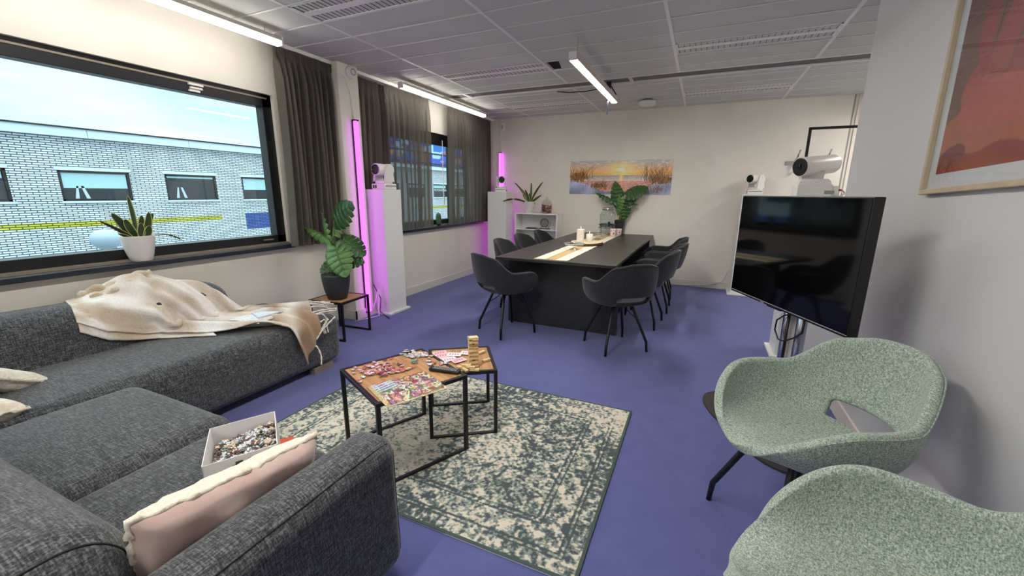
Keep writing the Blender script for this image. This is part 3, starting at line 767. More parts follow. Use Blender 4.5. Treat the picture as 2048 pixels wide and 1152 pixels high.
# ------------------------------------------------------------------ nesting side tables
def side_table(label, c, ax, size, h, group):
    """c centre, ax angle; tray top: oak inset in a black steel frame; two open loops as legs"""
    t = thing('side_table', label, 'table', (c[0], c[1], 0), ax, group); s = size/2; r = .010
    b = B()
    b.box(-s, s, -s, -s+2*r, h-2*r, h).box(-s, s, s-2*r, s, h-2*r, h).box(-s, -s+2*r, -s+2*r, s-2*r, h-2*r, h).box(s-2*r, s, -s+2*r, s-2*r, h-2*r, h)
    bevel(b.build('top_frame', M['blackmetal'], t), .002)
    B().box(-s+2*r, s-2*r, -s+2*r, s-2*r, h-.012, h-.003).build('tabletop', M['wood'], t)
    for sx in (-1, 1):
        for sy in (-1, 1): bevel(B().box(min(sx*s, sx*(s-2*r)), max(sx*s, sx*(s-2*r)), min(sy*s, sy*(s-2*r)), max(sy*s, sy*(s-2*r)), 0, h-2*r).build('leg', M['blackmetal'], t), .002)
    for sy in (-1, 1): bevel(B().box(-s+2*r, s-2*r, min(sy*s, sy*(s-2*r)), max(sy*s, sy*(s-2*r)), 0, 2*r).build('foot_rail', M['blackmetal'], t), .002)
    return t
def sq_from(p0, p1, p2):
    cx, cy = (p0[0]+p2[0])/2, (p0[1]+p2[1])/2; return (cx, cy), math.atan2(p1[1]-p0[1], p1[0]-p0[0])
T1c, T1a = (-1.349, 1.614), math.atan2(.432, .208)
T2c, T2a = (-1.217, 1.984), math.atan2(.221, .322)
side_table('larger oak and black steel side table with puzzle pieces on it', T1c, T1a, .49, .445, 'nesting side tables')
side_table('lower oak and black steel side table with cards and the block tower', T2c, T2a, .385, .402, 'nesting side tables')
side_table('smallest oak and black steel side table, carrying the dark grey plant pot', (-3.11, 2.86), math.radians(5), .385, .375, 'nesting side tables')

# ------------------------------------------------------------------ rug
def vn(x, y, s, seed):
    """smooth value noise, numpy"""
    r = np.random.RandomState(seed); g = r.rand(256, 256)
    x = x*s; y = y*s; xi = np.floor(x).astype(int); yi = np.floor(y).astype(int); fx = x-xi; fy = y-yi
    fx = fx*fx*(3-2*fx); fy = fy*fy*(3-2*fy)
    a = g[yi % 256, xi % 256]; b_ = g[yi % 256, (xi+1) % 256]; c_ = g[(yi+1) % 256, xi % 256]; d_ = g[(yi+1) % 256, (xi+1) % 256]
    return (a*(1-fx)+b_*fx)*(1-fy)+(c_*(1-fx)+d_*fx)*fy
def fbm(x, y, s, seed, o=4):
    return sum(vn(x, y, s*2**k, seed+k)*.5**k for k in range(o))/sum(.5**k for k in range(o))
RW, RH = 1.93, 1.325
def rugcol(u, v):
    x = u*RW; y = v*RH
    ex = np.minimum(x, RW-x); ey = np.minimum(y, RH-y); e = np.minimum(ex, ey)
    qx = x-RW/2; qy = y-RH/2
    # medallions, lattice of curved lines, florals
    pat = np.zeros_like(x)
    def ring(cx, cy, r, asp, wdt, lobes=8, am=.12):
        dx = (x-cx); dy = (y-cy)*asp; rr = np.hypot(dx, dy); an = np.arctan2(dy, dx)
        return np.exp(-((rr-r*(1+am*np.cos(lobes*an)))/wdt)**2)
    for cx in (.36, .965, 1.57):
        for cy in (.36, .965):
            pat += ring(cx, cy, .17, 1, .012) + .7*ring(cx, cy, .07, 1, .012, 6, .25) + .6*ring(cx, cy, .24, 1, .007, 4, .12)
            dd = np.hypot(x-cx, y-cy); pat += .35*np.exp(-(dd/.045)**2)
    for cx in (.66, 1.27): pat += ring(cx, RH/2, .2, 1, .01, 4, .2) + .5*ring(cx, RH/2, .09, 1, .014, 8, .2)
    pat += .5*np.exp(-((np.abs(np.sin(qx*7.3+np.sin(qy*9)*1.2)*np.sin(qy*8.2+np.cos(qx*8))))/.05)**2)
    fl = fbm(x, y, 80, 11, 3); fl2 = fbm(x, y, 26, 31, 3)
    pat = np.clip(pat, 0, 1.2)
    # borders
    bord = (e < .235); line = np.exp(-((e-.235)/.006)**2)+np.exp(-((e-.21)/.004)**2)+np.exp(-((e-.095)/.005)**2)+np.exp(-((e-.075)/.004)**2)
    s_ = np.where(ex < ey, y, x)
    motif = np.clip(np.cos(s_*2*np.pi/.15)*np.cos((e-.15)*2*np.pi/.11), -1, 1)
    outer = np.clip(np.cos(s_*2*np.pi/.045)*2, -1, 1)*((e > .02) & (e < .068))
    val = np.where(bord, .45+.28*motif*((e > .1) & (e < .2)) + .16*outer + .1*((e < .07)), .42+.42*pat)
    val = val + .9*np.clip(line, 0, 1)*.6
    # worn patches
    worn = fbm(x, y, 2.6, 5, 4); tone = fbm(x, y, 4.5, 77, 4)
    val = .10+val*(.25+1.35*np.clip((worn-.25)/.45, 0, 1)) + (fl-.5)*1.9 + (fl2-.5)*.7
    dark = np.clip((val-.40)/.30, 0, 1)[:, None]
    vdark = np.clip((val-.82)/.28, 0, 1)[:, None]
    cream = np.array([212, 204, 188.]); gr = np.array([140, 150, 142.]); teal = np.array([114, 126, 124.]); dk = np.array([80, 88, 90.]); beige = np.array([190, 178, 158.])
    k = np.clip((tone-.38)/.2, 0, 1)[:, None]
    mid = gr*(1-k) + teal*k
    cc = cream*(1-.5*np.clip((fl2-.45)*4, 0, 1)[:, None]) + beige*.5*np.clip((fl2-.45)*4, 0, 1)[:, None]
    c = cc*(1-dark)+mid*dark; c = c*(1-vdark)+dk*vdark
    ed = (e < .014)[:, None]; c = np.where(ed, np.array([78, 90, 86.]), c)
    return c
rug = paint('area_rug', 800, 550, rugcol, RW, RH, vcol('rug_pile', .95, .05), None, .009)
rug.rotation_euler = (-PI/2, 0, 0); rug.location = (-2.205, 1.193, .0105)   # printed side up
tag(rug, 'distressed teal and cream vintage style rug under the puzzle table', 'rug')
# ------------------------------------------------------------------ pedestals and cameras
def pedestal(label, x0, x1, y0, y1, h, m=.035):
    t = thing('pedestal', label, 'pedestal', ((x0+x1)/2, (y0+y1)/2, 0), 0, 'white display pedestals')
    bevel(buildw(B().box(x0, x1, y0, y1, .02, h), 'column', M['white'], t), .003)
    bevel(buildw(B().box(x0-m, x1+m, y0-m, y1+m, 0, .02), 'base_plate', M['white'], t), .002)
    return t
pedestal('tall white pedestal beside the white pillar, pink glow on its side', -3.43, -3.13, 3.58, 3.88, 1.395)
pedestal('tall white pedestal in the far left corner of the room', -3.27, -2.93, 6.28, 6.58, 1.385)
pedestal('tall white pedestal by the back wall, half behind the television', .485, .79, 6.42, 6.71, 1.378)
pedestal('tall white pedestal right behind the television, carrying the biggest camera', .70, 1.01, 4.0, 4.3, 1.36)
def ptz(label, x, y, z, s, rz, pan, tilt, fac=1):
    """pan-tilt camera, base front faces local -Y"""
    t = thing('ptz_camera', label, 'camera', (x, y, z), rz, None); t.scale = (s, s, s)
    bevel(B().box(-.085, .085, -.085, .085, 0, .055).build('base', M['whiteplastic'], t), .008, 3)
    B().box(-.075, .075, -.0865, -.084, .030, .036).build('front_stripe', M['blackplastic'], t)
    B().box(-.006, .006, -.0865, -.084, .014, .02).build('indicator', M['metalgrey'], t)
    q = B()
    for k in range(4): q.box(.0845, .0865, -.05+k*.026, -.034+k*.026, .014, .028)
    q.build('side_ports', M['blackplastic'], t); q = B()
    for k in range(2): q.box(-.0865, -.0845, .02+k*.026, .036+k*.026, .012, .042)
    q.build('rear_ports', M['blackplastic'], t)
    B().lathe([(.082, .055), (.082, .075), (.074, .085)], n=32).build('turntable', M['whiteplastic'], t, True)
    cp, sp_ = math.cos(pan), math.sin(pan); R = Matrix.Rotation(pan, 3, 'Z')
    for sx in (-1, 1):
        q = B(); prof = [(-.058, .08), (.058, .08), (.044, .18), (.036, .215), (.018, .235), (-.018, .235), (-.036, .215), (-.044, .18)]
        x0, x1 = (sx*.056, sx*.078)
        vs = [R @ Vector((x, a, b_)) for x in (x0, x1) for a, b_ in prof]; n = len(prof)
        fs = [tuple(range(n)), tuple(range(2*n-1, n-1, -1))]+[(i, (i+1) % n, (i+1) % n+n, i+n) for i in range(n)]
        q.add(vs, fs)
        bevel(q.build('yoke_arm', M['whiteplastic'], t), .006, 3)
    T = Matrix.Translation((0, 0, .187)) @ (R.to_4x4()) @ Matrix.Rotation(tilt, 4, 'X')
    def head(prof, name, m):
        b = B().lathe(prof, n=36); Q = T @ Matrix.Rotation(PI/2, 4, 'X')
        b.v = [tuple(Q @ Vector(v)) for v in b.v]; return autosmooth(b.build(name, m, None, True))
    h = head([(.046, -.105), (.054, -.098), (.056, -.06), (.056, .105), (.052, .112)], 'head', M['whiteplastic']); h.parent = t
    l = head([(.047, .1122), (.047, .116), (.040, .117), (.030, .108), (.008, .106)], 'lens', M['lens']); l.parent = h
    return t
# head axis +Z of the lathe is turned to local -Y by the X rotation: the lens looks along local -Y
ptz('white swivel camera seen side-on atop the near pedestal by the pillar', -3.235, 3.73, 1.395, 1.12, PI/2, -PI/2+.0, 0)
ptz('small white swivel camera on the pedestal in the far left corner', -3.09, 6.43, 1.385, 1.05, 0.25, .25, 0)
ptz('small white swivel camera with dark lens on the pedestal at the back wall', .635, 6.56, 1.378, 1.05, 0, -.75, -.03)
t = thing('studio_camera', 'large white barrel-shaped camera on a white box base behind the television', 'camera', (.815, 4.15, 1.36))
bevel(B().box(-.13, .10, -.12, .12, .003, .095).build('base', M['whiteplastic'], t), .004)
bevel(B().box(.04, .145, -.10, .10, .003, .082).build('connector_box', M['whiteplastic'], t), .004)
vs = [(-.12, -.11, .095), (.09, -.11, .095), (.09, .11, .095), (-.12, .11, .095), (-.12, -.11, .115), (.09, -.11, .115), (.09, .11, .115), (-.12, .11, .115), (-.105, -.09, .137), (.07, -.09, .137), (.07, .09, .137), (-.105, .09, .137)]
fs = [(0, 3, 2, 1), (8, 9, 10, 11)]+[(k+i, k+(i+1) % 4, k+4+(i+1) % 4, k+4+i) for k in (0, 4) for i in range(4)]
mesh('plinth', vs, fs, M['whiteplastic'], t)
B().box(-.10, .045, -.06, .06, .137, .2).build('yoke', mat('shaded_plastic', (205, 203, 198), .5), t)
T = Matrix.Translation((0, 0, .245)) @ Matrix.Rotation(-.95, 4, 'Z') @ Matrix.Rotation(.10, 4, 'X') @ Matrix.Rotation(PI/2, 4, 'X')
def hd(prof, name, m, par):
    b = B().lathe(prof, n=48); b.v = [tuple(T @ Vector(v)) for v in b.v]; o = autosmooth(b.build(name, m, None, True)); o.parent = par; return o
h = hd([(.04, -.17), (.066, -.160), (.074, -.14), (.074, .12), (.0755, .122), (.0755, .155), (.072, .16)], 'barrel', M['whiteplastic'], t)
l = hd([(.0685, .1605), (.0685, .163), (.06, .164), (.05, .15)], 'lens_hood', M['blackplastic'], h)
hd([(.05, .149), (.042, .157), (.02, .161), (.004, .162)], 'lens', M['lens'], h)
b = B().box(.05, .115, -.1212, -.12, .02, .048); b.build('type_plate', mat('printed_plate', (190, 186, 182), .5, c2=(120, 116, 114), nscale=260), t)
B().tube([(.145, -.03, .05), (.18, -.03, .055), (.20, -.05, .03), (.17, -.09, .006), (.12, -.13, .006)], .006, 8).build('cable', M['metalgrey'], t, True)
B().box(.145, .175, -.05, -.02, .045, .06).build('plug', mat('red_plug', (170, 30, 40), .5), t)
# hooks on the back wall
for x, lab in ((1.07, 'chrome coat hook on the back wall, left of the big camera'), (1.40, 'chrome coat hook on the back wall, right of the big camera')):
    t = thing('coat_hook', lab, 'hook', (x, YB, 1.79), 0, 'chrome coat hooks')
    B().box(-.07, .05, -.012, 0, -.02, .012).build('plate', M['chrome'], t)
    t.scale = (1.5, 1.3, 1.5)
    B().tube([(-.0, -.012, 0), (0, -.05, -.02), (0, -.07, -.06), (0, -.045, -.085), (0, -.02, -.08)], .008, 8).tube([(0, -.012, 0), (.01, -.06, .05), (.02, -.09, .10)], .007, 8).tube([(.03, -.012, 0), (.04, -.06, -.0)], .008, 8).build('prong', M['chrome'], t, True)
# garment rack
t = thing('garment_rack', 'open black steel rack frame rising behind the biggest camera', 'rack', (1.36, 5.2, 0))
x0, x1 = .915-1.36, 1.85-1.36
bevel(B().box(x0-.012, x0+.012, -.012, .012, 0, 2.03).box(x1-.012, x1+.012, -.012, .012, 0, 2.03).box(x0, x1, -.012, .012, 2.006, 2.03).build('frame', M['blackmetal'], t), .002)
B().box(x0-.012, x0+.012, -.22, .22, 0, .02).box(x1-.012, x1+.012, -.22, .22, 0, .02).build('foot', M['blackmetal'], t)
o = B().tube([(.50, 6.40, .42), (.43, 6.5, .30), (.40, 6.68, .14), (.36, 6.73, .10), (.2, 6.735, .05), (-.1, 6.73, .02), (-.4, 6.72, .01)], .006, 8).build('power_cord', M['whiteplastic'], None, True)
tag(o, 'thin cord drooping from the back-wall pedestal along the baseboard', 'cord')

# ------------------------------------------------------------------ television
P0, P1 = Vector((.242, 3.1, 0)), Vector((.660, 2.225, 0)); d = (P1-P0); Wt = d.length; ang = math.atan2(d.y, d.x); cz = (P0+P1)/2
tv = thing('television', 'flat black television on a steel floor stand near the right wall', 'television', (cz.x, cz.y, 0), ang)
z0, z1 = .742, 1.366
bevel(B().box(-Wt/2, Wt/2, -.004, .045, z0, z1).build('cabinet', M['blackplastic'], tv), .004)
B().box(-Wt/2+.008, Wt/2-.008, -.0055, -.004, z0+.018, z1-.008).build('screen', M['screen'], tv)
B().box(-Wt/2+.004, Wt/2-.004, -.0065, -.0055, z0+.012, z0+.015).build('trim_line', M['metalgrey'], tv)
bevel(B().box(-.10, .02, -.002, .02, z0-.006, z0+.002).build('sensor_bar', M['blackplastic'], tv), .002)
B().box(-.155, -.125, -.0062, -.0055, z0+.004, z0+.009).build('logo', M['metalgrey'], tv)
B().tube([(-.055, .11, .02), (-.055, .11, 1.1)], .026, 20).build('pole', M['chrome'], tv, True)
B().tube([(.055, .11, .02), (.055, .11, 1.1)], .026, 20).build('pole', M['chrome'], tv, True)
B().box(-.03, .03, .10, .12, .02, 1.1).box(-.2, .2, .05, .075, .95, 1.15).build('spine', M['metalgrey'], tv)
B().tube([(.0, .07, .78), (-.005, .075, .5), (-.01, .07, .2), (-.01, .075, .03)], .008, 8).tube([(.07, .05, .74), (-.02, .055, .70), (-.065, .05, .66), (-.07, .05, .60), (-.03, .05, .555), (.02, .05, .56), (.08, .055, .60), (.14, .055, .65), (.15, .05, .74)], .0045, 8).build('cable', M['blackplastic'], tv, True)
# base plate: long rounded shape
vs = []; n = 40
for z in (0, .012):
    for k in range(n):
        a = 2*PI*k/n; c_, s_ = math.cos(a), math.sin(a)
        vs.append((.46*math.copysign(abs(c_)**.55, c_), .02+.24*math.copysign(abs(s_)**.8, s_), z))
fs = [tuple(range(n-1, -1, -1)), tuple(range(n, 2*n))]+[(k, (k+1) % n, (k+1) % n+n, k+n) for k in range(n)]
mesh('base_plate', vs, fs, mat('dark_bronze_plate', (62, 58, 56), .5, metal=.3), tv)

# ------------------------------------------------------------------ framed print on the right wall
t = thing('framed_print', 'large framed red and brown abstract print hanging slightly crooked on the right wall', 'picture', (XR-.001, 2.506, 1.376)); t.rotation_euler = (0, 0, 0)
t.rotation_euler = Matrix.Rotation(math.radians(-2.4), 3, 'X').to_euler()
FWd, FHt = 1.02, 1.15
def fr(y0, y1, z0_, z1_, x0=-.03, x1=0): return (x0, x1, -y1, -y0, z0_, z1_)
b = B().box(*fr(0, FWd, 0, .022)).box(*fr(0, FWd, FHt-.022, FHt)).box(*fr(0, .022, .022, FHt-.022)).box(*fr(FWd-.022, FWd, .022, FHt-.022))
bevel(b.build('frame', mat('pale_oak_frame', (196, 178, 150), .5, c2=(184, 166, 138), nscale=20), t), .003)
B().box(*fr(.022, FWd-.022, .022, FHt-.022, -.012, -.004)).build('mat_board', mat('white_mat_board', (214, 220, 224), .7), t)
def artcol(u, v):
    x = u*.84; y = v*.98
    c = np.tile(np.array([128, 88, 80.]), (len(x), 1))
    def put(mask, col): c[mask] = np.array(col, float)
    wv = .02*np.sin(y*17)+.015*np.sin(x*23+1)
    put(y < .20+.03*np.sin(x*12), (176, 98, 72))
    put(y < .07+.012*np.sin(x*20), (146, 46, 44))
    for (cx, cy, rx, ry, an, col) in [(.20, .30, .13, .10, .3, (180, 92, 84)), (.16, .62, .05, .30, .12, (164, 76, 76)), (.33, .48, .06, .38, -.35, (168, 84, 80)), (.50, .5, .055, .42, -.55, (158, 72, 70)),
            (.28, .22, .2, .09, 0, (186, 96, 84)), (.55, .25, .18, .07, .5, (186, 94, 78)), (.68, .62, .07, .30, -.5, (160, 70, 70)), (.10, .06, .09, .045, .2, (118, 38, 40)), (.75, .18, .1, .06, .2, (178, 88, 76))]:
        dx = x-cx; dy = y-cy; a = dx*math.cos(an)+dy*math.sin(an); b_ = -dx*math.sin(an)+dy*math.cos(an)
        put(((a+wv*.5)/rx)**2+((b_)/ry)**2 < 1, col)
    for k in range(4):
        xx = .24+.13*k+.5*(y-.5)*(.35+.1*k); put((np.abs(x-xx) < .004+.004*(y-.4)) & (y > .45+.03*k), (88, 40, 40))
    for k, yy in enumerate((.34, .52, .60, .75, .86)): put(np.abs(y-yy-.02*np.sin(x*6+k)) < .0015, (150, 84, 78))
    c *= (.96+.08*fbm(x, y, 40, 3, 2))[:, None]
    c[y > .55] *= .86
    return c
a = paint('print', 220, 240, artcol, FWd-.044-.12, FHt-.044-.12, vcol('print_ink', .35, .4), t, .001)
a.rotation_euler = (0, 0, -PI/2); a.location = (-.0135, -.022-.06, .022+.06)
o = B().box(*fr(.024, FWd-.024, .024, FHt-.024, -.016, -.0148)).build('picture_glass', M['framing'], t)

# ------------------------------------------------------------------ beach poster
def beach(u, v):
    x = u*3.05; y = v
    n1 = fbm(x, y, 3, 21, 4); n2 = fbm(x, y*4, 9, 41, 4); n3 = fbm(x, y, 30, 61, 3)
    hor = .56
    t_ = np.clip((y-hor)/(1-hor), 0, 1)[:, None]
    sky = np.array([252, 176, 92.])*(1-t_)+np.array([168, 176, 182.])*t_
    sunx = 1.60; r = np.hypot((x-sunx), (y-.74)*1.4)
    glow = np.exp(-(r/.42)**2)[:, None]*.85
    sky = sky*(1-glow)+np.array([255, 226, 150.])*glow
    core = np.exp(-(r/.09)**2)[:, None]; sky = sky*(1-core)+np.array([255, 250, 226.])*core
    cl = np.clip((n2-.5)*5, 0, 1)[:, None]*t_*.8; sky = sky*(1-cl)+np.array([222, 214, 208.])*cl
    cl = np.clip((fbm(x, y*5, 4, 91, 4)-.55)*5, 0, 1)[:, None]*.35; sky = sky*(1-cl)+np.array([206, 160, 120.])*cl
    k = np.clip((hor-y)/.16, 0, 1)[:, None]
    sea = np.array([150, 140, 140.])*(1-k)+np.array([206, 190, 182.])*k
    foam = (np.sin(y*150+n2*14) > .4)[:, None]*.35; sea = sea*(1-foam)+np.array([236, 218, 204.])*foam
    g = np.exp(-((x-sunx)/.05)**2)[:, None]*.7; sea = sea*(1-g)+np.array([255, 214, 140.])*g
    sand = np.array([206, 150, 140.])*(.75+.5*n3)[:, None]
    rip = np.clip((fbm(x*.6, y*5, 16, 14, 3)-.5)*6, 0, 1)[:, None]*.5; sand = sand*(1-rip)+np.array([130, 92, 100.])*rip
    g = np.exp(-((x-sunx)/.28)**2)[:, None]*.35; sand = sand*(1-g)+np.array([240, 186, 140.])*g
    c = np.where((y > hor)[:, None], sky, np.where((y > .40)[:, None], sea, sand))
    # dunes
    dl = .40-.30*np.clip((x)/1.05, 0, 1)**1.4+.05*(n1-.5)
    dr = .46-.44*np.clip((3.05-x)/1.15, 0, 1)**1.1+.05*(n1-.5)
    dune = np.array([132, 142, 172.])*(.6+.8*n1)[:, None]+np.array([30, 22, 14.])*(n3)[:, None]
    c = np.where(((y < dl) | (y < dr))[:, None], dune, c)
    # brush under the grass
    for (cx, cy, rx, ry) in ((.25, .52, .28, .13), (.95, .27, .25, .07), (2.8, .42, .36, .12)):
        m_ = (((x-cx)/rx)**2+((y-cy)/ry)**2) + (fbm(x*2, y, 22, 8, 3)-.5)*2.6 < .8
        c = np.where(m_[:, None], np.array([110, 88, 64.])*(.5+n3)[:, None], c)
    # grass strokes
    rr = random.Random(4)
    def stroke(x0, y0, ln, lean, col, wd):
        nonlocal c
        tt_ = (y-y0)/ln; xx = x0+lean*tt_**1.6*ln*1.0
        m_ = (tt_ > 0) & (tt_ < 1) & (np.abs(x-xx) < wd*(1.1-tt_))
        c[m_] = col
    for cx, wd, cy, n, L_ in ((.28, .30, .42, 90, .5), (.95, .38, .2, 60, .32), (2.72, .36, .4, 90, .52), (2.35, .12, .45, 14, .58), (2.6, .4, .08, 40, .3)):
        for _ in range(n):
            q = rr.random(); col = np.array([70, 54, 36.])*(1-q)+np.array([172, 120, 66.])*q
            stroke(cx+rr.gauss(0, wd*.5), cy+rr.uniform(-.08, .06), L_*rr.uniform(.45, 1), rr.gauss(.15, .5), col, .007)
    return np.clip(c*1.12, 0, 252)
po = paint('beach_poster', 560, 184, beach, 1.56, .515, vcol('poster_ink', .5, .3), None, .003)
po.location = (-2.0, YB-.006, 1.36); po.rotation_euler = (0, 0, 0)
tag(po, 'wide beach sunset poster with dune grass on the back wall', 'poster')

# ------------------------------------------------------------------ bookcase
X0, X1, Y0, Y1, HH = -2.85, -2.10, 6.46, 6.74, 1.045
t = thing('bookcase', 'low white open bookcase against the back wall, snake plant and candy jar on top', 'bookcase', ((X0+X1)/2, 6.6, 0))
bevel(buildw(B().box(X0, X0+.022, Y0, Y1, 0, HH-.022), 'side_panel', M['white'], t), .0015)
bevel(buildw(B().box(X1-.022, X1, Y0, Y1, 0, HH-.022), 'side_panel', M['white'], t), .0015)
bevel(buildw(B().box(X0, X1, Y0, Y1, HH-.022, HH), 'top_panel', M['white'], t), .0015)
for z in (.055, .575, .785): bevel(buildw(B().box(X0+.022, X1-.022, Y0+.005, Y1-.012, z-.018, z), 'shelf', M['white'], t), .0015)
buildw(B().box(X0+.022, X1-.022, Y1-.012, Y1-.004, .03, HH-.022), 'back_panel', M['white'], t)
buildw(B().box(X0+.022, X1-.022, Y0+.02, Y0+.035, 0, .037), 'plinth', M['white'], t)
# bingo cage
t = thing('bingo_cage', 'small black wire bingo cage on the upper bookcase shelf', 'bingo cage', (-2.36, 6.58, .785))
q = B()
for k in range(7):
    a = PI*k/7; q.tube([(.07*math.cos(2*PI*i/24)*math.cos(a), .07*math.cos(2*PI*i/24)*math.sin(a), .10+.07*math.sin(2*PI*i/24)) for i in range(24)], .002, 5, closed=True)
q.tube([(.07*math.cos(2*PI*i/24), .0, .10+.07*math.sin(2*PI*i/24)) for i in range(24)], .004, 6, closed=True)
q.build('cage', M['blackmetal'], t, True)
q = B().box(-.10, .10, -.05, .05, 0, .006)
for s in (-1, 1): q.tube([(-.07, s*.04, 0), (0, s*.04, .10), (.07, s*.04, 0)], .003, 6)
q.tube([(.07, -.03, .01), (.10, -.03, .04), (.115, -.03, .09), (.11, -.03, .12)], .003, 6)
q.build('stand', M['blackmetal'], t, True)
q = B().box(-.09, .09, -.06, .06, 0, .008)
for k in range(8): q.box(-.08+.02*k, -.07+.02*k, -.05, .05, .008, .016)
t = q.build('number_tray', M['blackmetal']); t.location = (-2.58, 6.56, .785); tag(t, 'flat black number tray beside the bingo cage on the shelf', 'tray')
t = thing('whistle', 'small silver and black whistle-like gadget on the lower bookcase shelf', 'gadget', (-2.66, 6.53, .575), .3)
B().tube([(-.07, 0, .01), (.02, 0, .012)], .007, 10).build('body', M['chrome'], t, True)
B().tube([(.035, 0, .015), (.055, 0, .015)], .015, 12).build('tip', M['blackplastic'], t, True)
t = B().box(-.06, .06, -.08, .08, 0, .008).build('booklet', M['blackplastic']); t.location = (-2.25, 6.54, .5752); tag(t, 'thin dark booklet lying on the lower bookcase shelf', 'booklet')
# candy jar
t = thing('candy_jar', 'round glass candy jar with lid on the white bookcase', 'jar', (-2.325, 6.57, HH))
B().lathe([(.07, .0), (.085, .008), (.088, .03), (.088, .15), (.075, .175), (.066, .185)], n=36, cap=False).add(*(lambda q_: (q_.v, q_.f))(B().lathe([(.001, .003), (.07, .003)], n=36))).build('bowl', M['cglass'], t, True)
B().lathe([(.078, .188), (.080, .195), (.05, .215), (.014, .222), (.018, .235), (.022, .248), (.012, .26), (.001, .262)], n=36, cap=False).build('lid', M['cglass'], t, True)
cm = [mat('candy_wrapper_red', (168, 36, 48), .3), mat('candy_wrapper_pink', (206, 120, 120), .3), mat('candy_wrapper_gold', (196, 140, 84), .3), mat('candy_wrapper_silver', (206, 196, 196), .25, metal=.5), mat('candy_wrapper_maroon', (90, 26, 40), .3)]
cn = ['red', 'pink', 'gold', 'silver', 'maroon']; rr = random.Random(11); protos = []
for k in range(5):
    b = B().lathe([(.002, -.022), (.010, -.019), (.004, -.012), (.011, -.006), (.012, 0), (.011, .006), (.004, .012), (.010, .019), (.002, .022)], n=10)
    o = b.build('wrapped_candy', cm[k], None, True); protos.append(o)
cnt = [0]*5
for lay in range(6):
    for i in range(12):
        k = rr.randrange(5); R_c = .068 if i < 9 else .03; a = i*(2*PI/9)+lay*.35 if i < 9 else i*2.1
        o = protos[k] if cnt[k] == 0 else protos[k].copy()
        if cnt[k]: COL.objects.link(o)
        cnt[k] += 1
        o.location = (-2.325+R_c*math.cos(a), 6.57+R_c*math.sin(a), HH+.018+.021*lay+rr.uniform(-.003, .003))
        o.rotation_euler = (rr.uniform(0, 3), rr.uniform(0, 3), rr.uniform(0, 3))
        tag(o, cn[k]+' wrapped candy inside the round glass jar on the bookcase', 'candy', cn[k]+' wrapped candies in the glass jar')

# ------------------------------------------------------------------ plants
def frame_from(d, up=Vector((0, 0, 1))):
    y = d.normalized(); x = y.cross(up); x = x.normalized() if x.length > 1e-4 else Vector((1, 0, 0)); z = x.cross(y); return x, y, z
def monstera_leaf(L, Wd, curl=.25, fold=.25, lobes=6, seed=0):
    """heart-shaped split leaf: each half is a row of lobes fused near the midrib; base at origin, along +Y, face +Z"""
    rr = random.Random(seed); vs = []; fs = []
    def out(s):   # half-width along the leaf, s 0..1
        return Wd*.5*(math.sin(PI*min(1, s*.93+.10))**.62)*(1.06-.28*s)
    for side in (-1, 1):
        for k in range(lobes):
            s0, s1 = k/lobes, (k+1)/lobes; split = .52 if k not in (0, lobes-1) else .8
            n = 7; base = len(vs)
            for i in range(n+1):
                w_ = i/n
                gap = 0 if w_ < split else ((w_-split)/(1-split))**.7*  .20*(1/lobes)*(.42+.3*rr.random()*0)
                for m_, (ss, g) in enumerate(((s0, gap), ((s0+s1)/2, 0), (s1, -gap))):
                    ss2 = ss+g; wd = out(min(.999, (s0+s1)/2 if m_ != 1 else ss)) if w_ > .6 else out(min(.999, ss))
                    wd = out(min(.999, ss))
                    x = side*wd*w_*(1.0 if m_ == 1 else (1-.06*(w_ > .8)))
                    y = L*(ss2 - .02) + L*.16*w_*w_*(1-ss)*(.1) - L*.17*w_*(1-ss)**3 + L*.10*w_*ss
                    z = -fold*abs(x)*(.5+w_*.8) + .10*L*math.sin(PI*ss)*curl*2 - curl*L*(ss**2)*.9 + .010*math.cos((ss*lobes*2)*PI)*w_
                    vs.append((x, y, z))
            for i in range(n):
                for m_ in range(2):
                    a = base+i*3+m_; f = (a, a+1, a+4, a+3); fs.append(f if side > 0 else f[::-1])
    return vs, fs
def plant_leaf(name, L, Wd, pos, d, up, m, t, roll=0, **k):
    vs, fs = monstera_leaf(L, Wd, **k); x, y, z = frame_from(d, up)
    if roll: R = Matrix.Rotation(roll, 3, y); x = R @ x; z = R @ z
    q = [pos + x*v[0] + y*v[1] + z*v[2] for v in vs]
    o = mesh(name, q, fs, m, t, True)
    s = o.modifiers.new('thickness', 'SOLIDIFY'); s.thickness = .0012
    mid = [pos + y*(L*(s_-.02)) + z*(.10*L*math.sin(PI*s_)*k.get('curl', .25)*2 - k.get('curl', .25)*L*(s_**2)*.9 + .001) for s_ in [i/10 for i in range(11)]]
    B().tube(mid, [.004-.003*i/10 for i in range(11)], 6).build('midrib', M['stem'], o, True)
    return o
def bez(a, b, c, n=8): return [a*(1-t)**2+b*2*t*(1-t)+c*t*t for t in [i/n for i in range(n+1)]]
V = Vector
t = thing('potted_monstera', 'monstera in a round dark grey pot on the smallest side table by the pillar', 'plant', (-3.09, 2.82, .376))
B().lathe([(.078, 0), (.088, .004), (.112, .09), (.124, .17), (.128, .215), (.1285, .235), (.122, .236), (.118, .2), (.112, .19)], n=48, cap=True).build('pot', M['greypot'], t, True)
B().lathe([(.115, .196), (.05, .203), (.001, .205)], n=30, cap=False).build('soil', M['soil'], t, True)
top = V((.0, 0, .2))
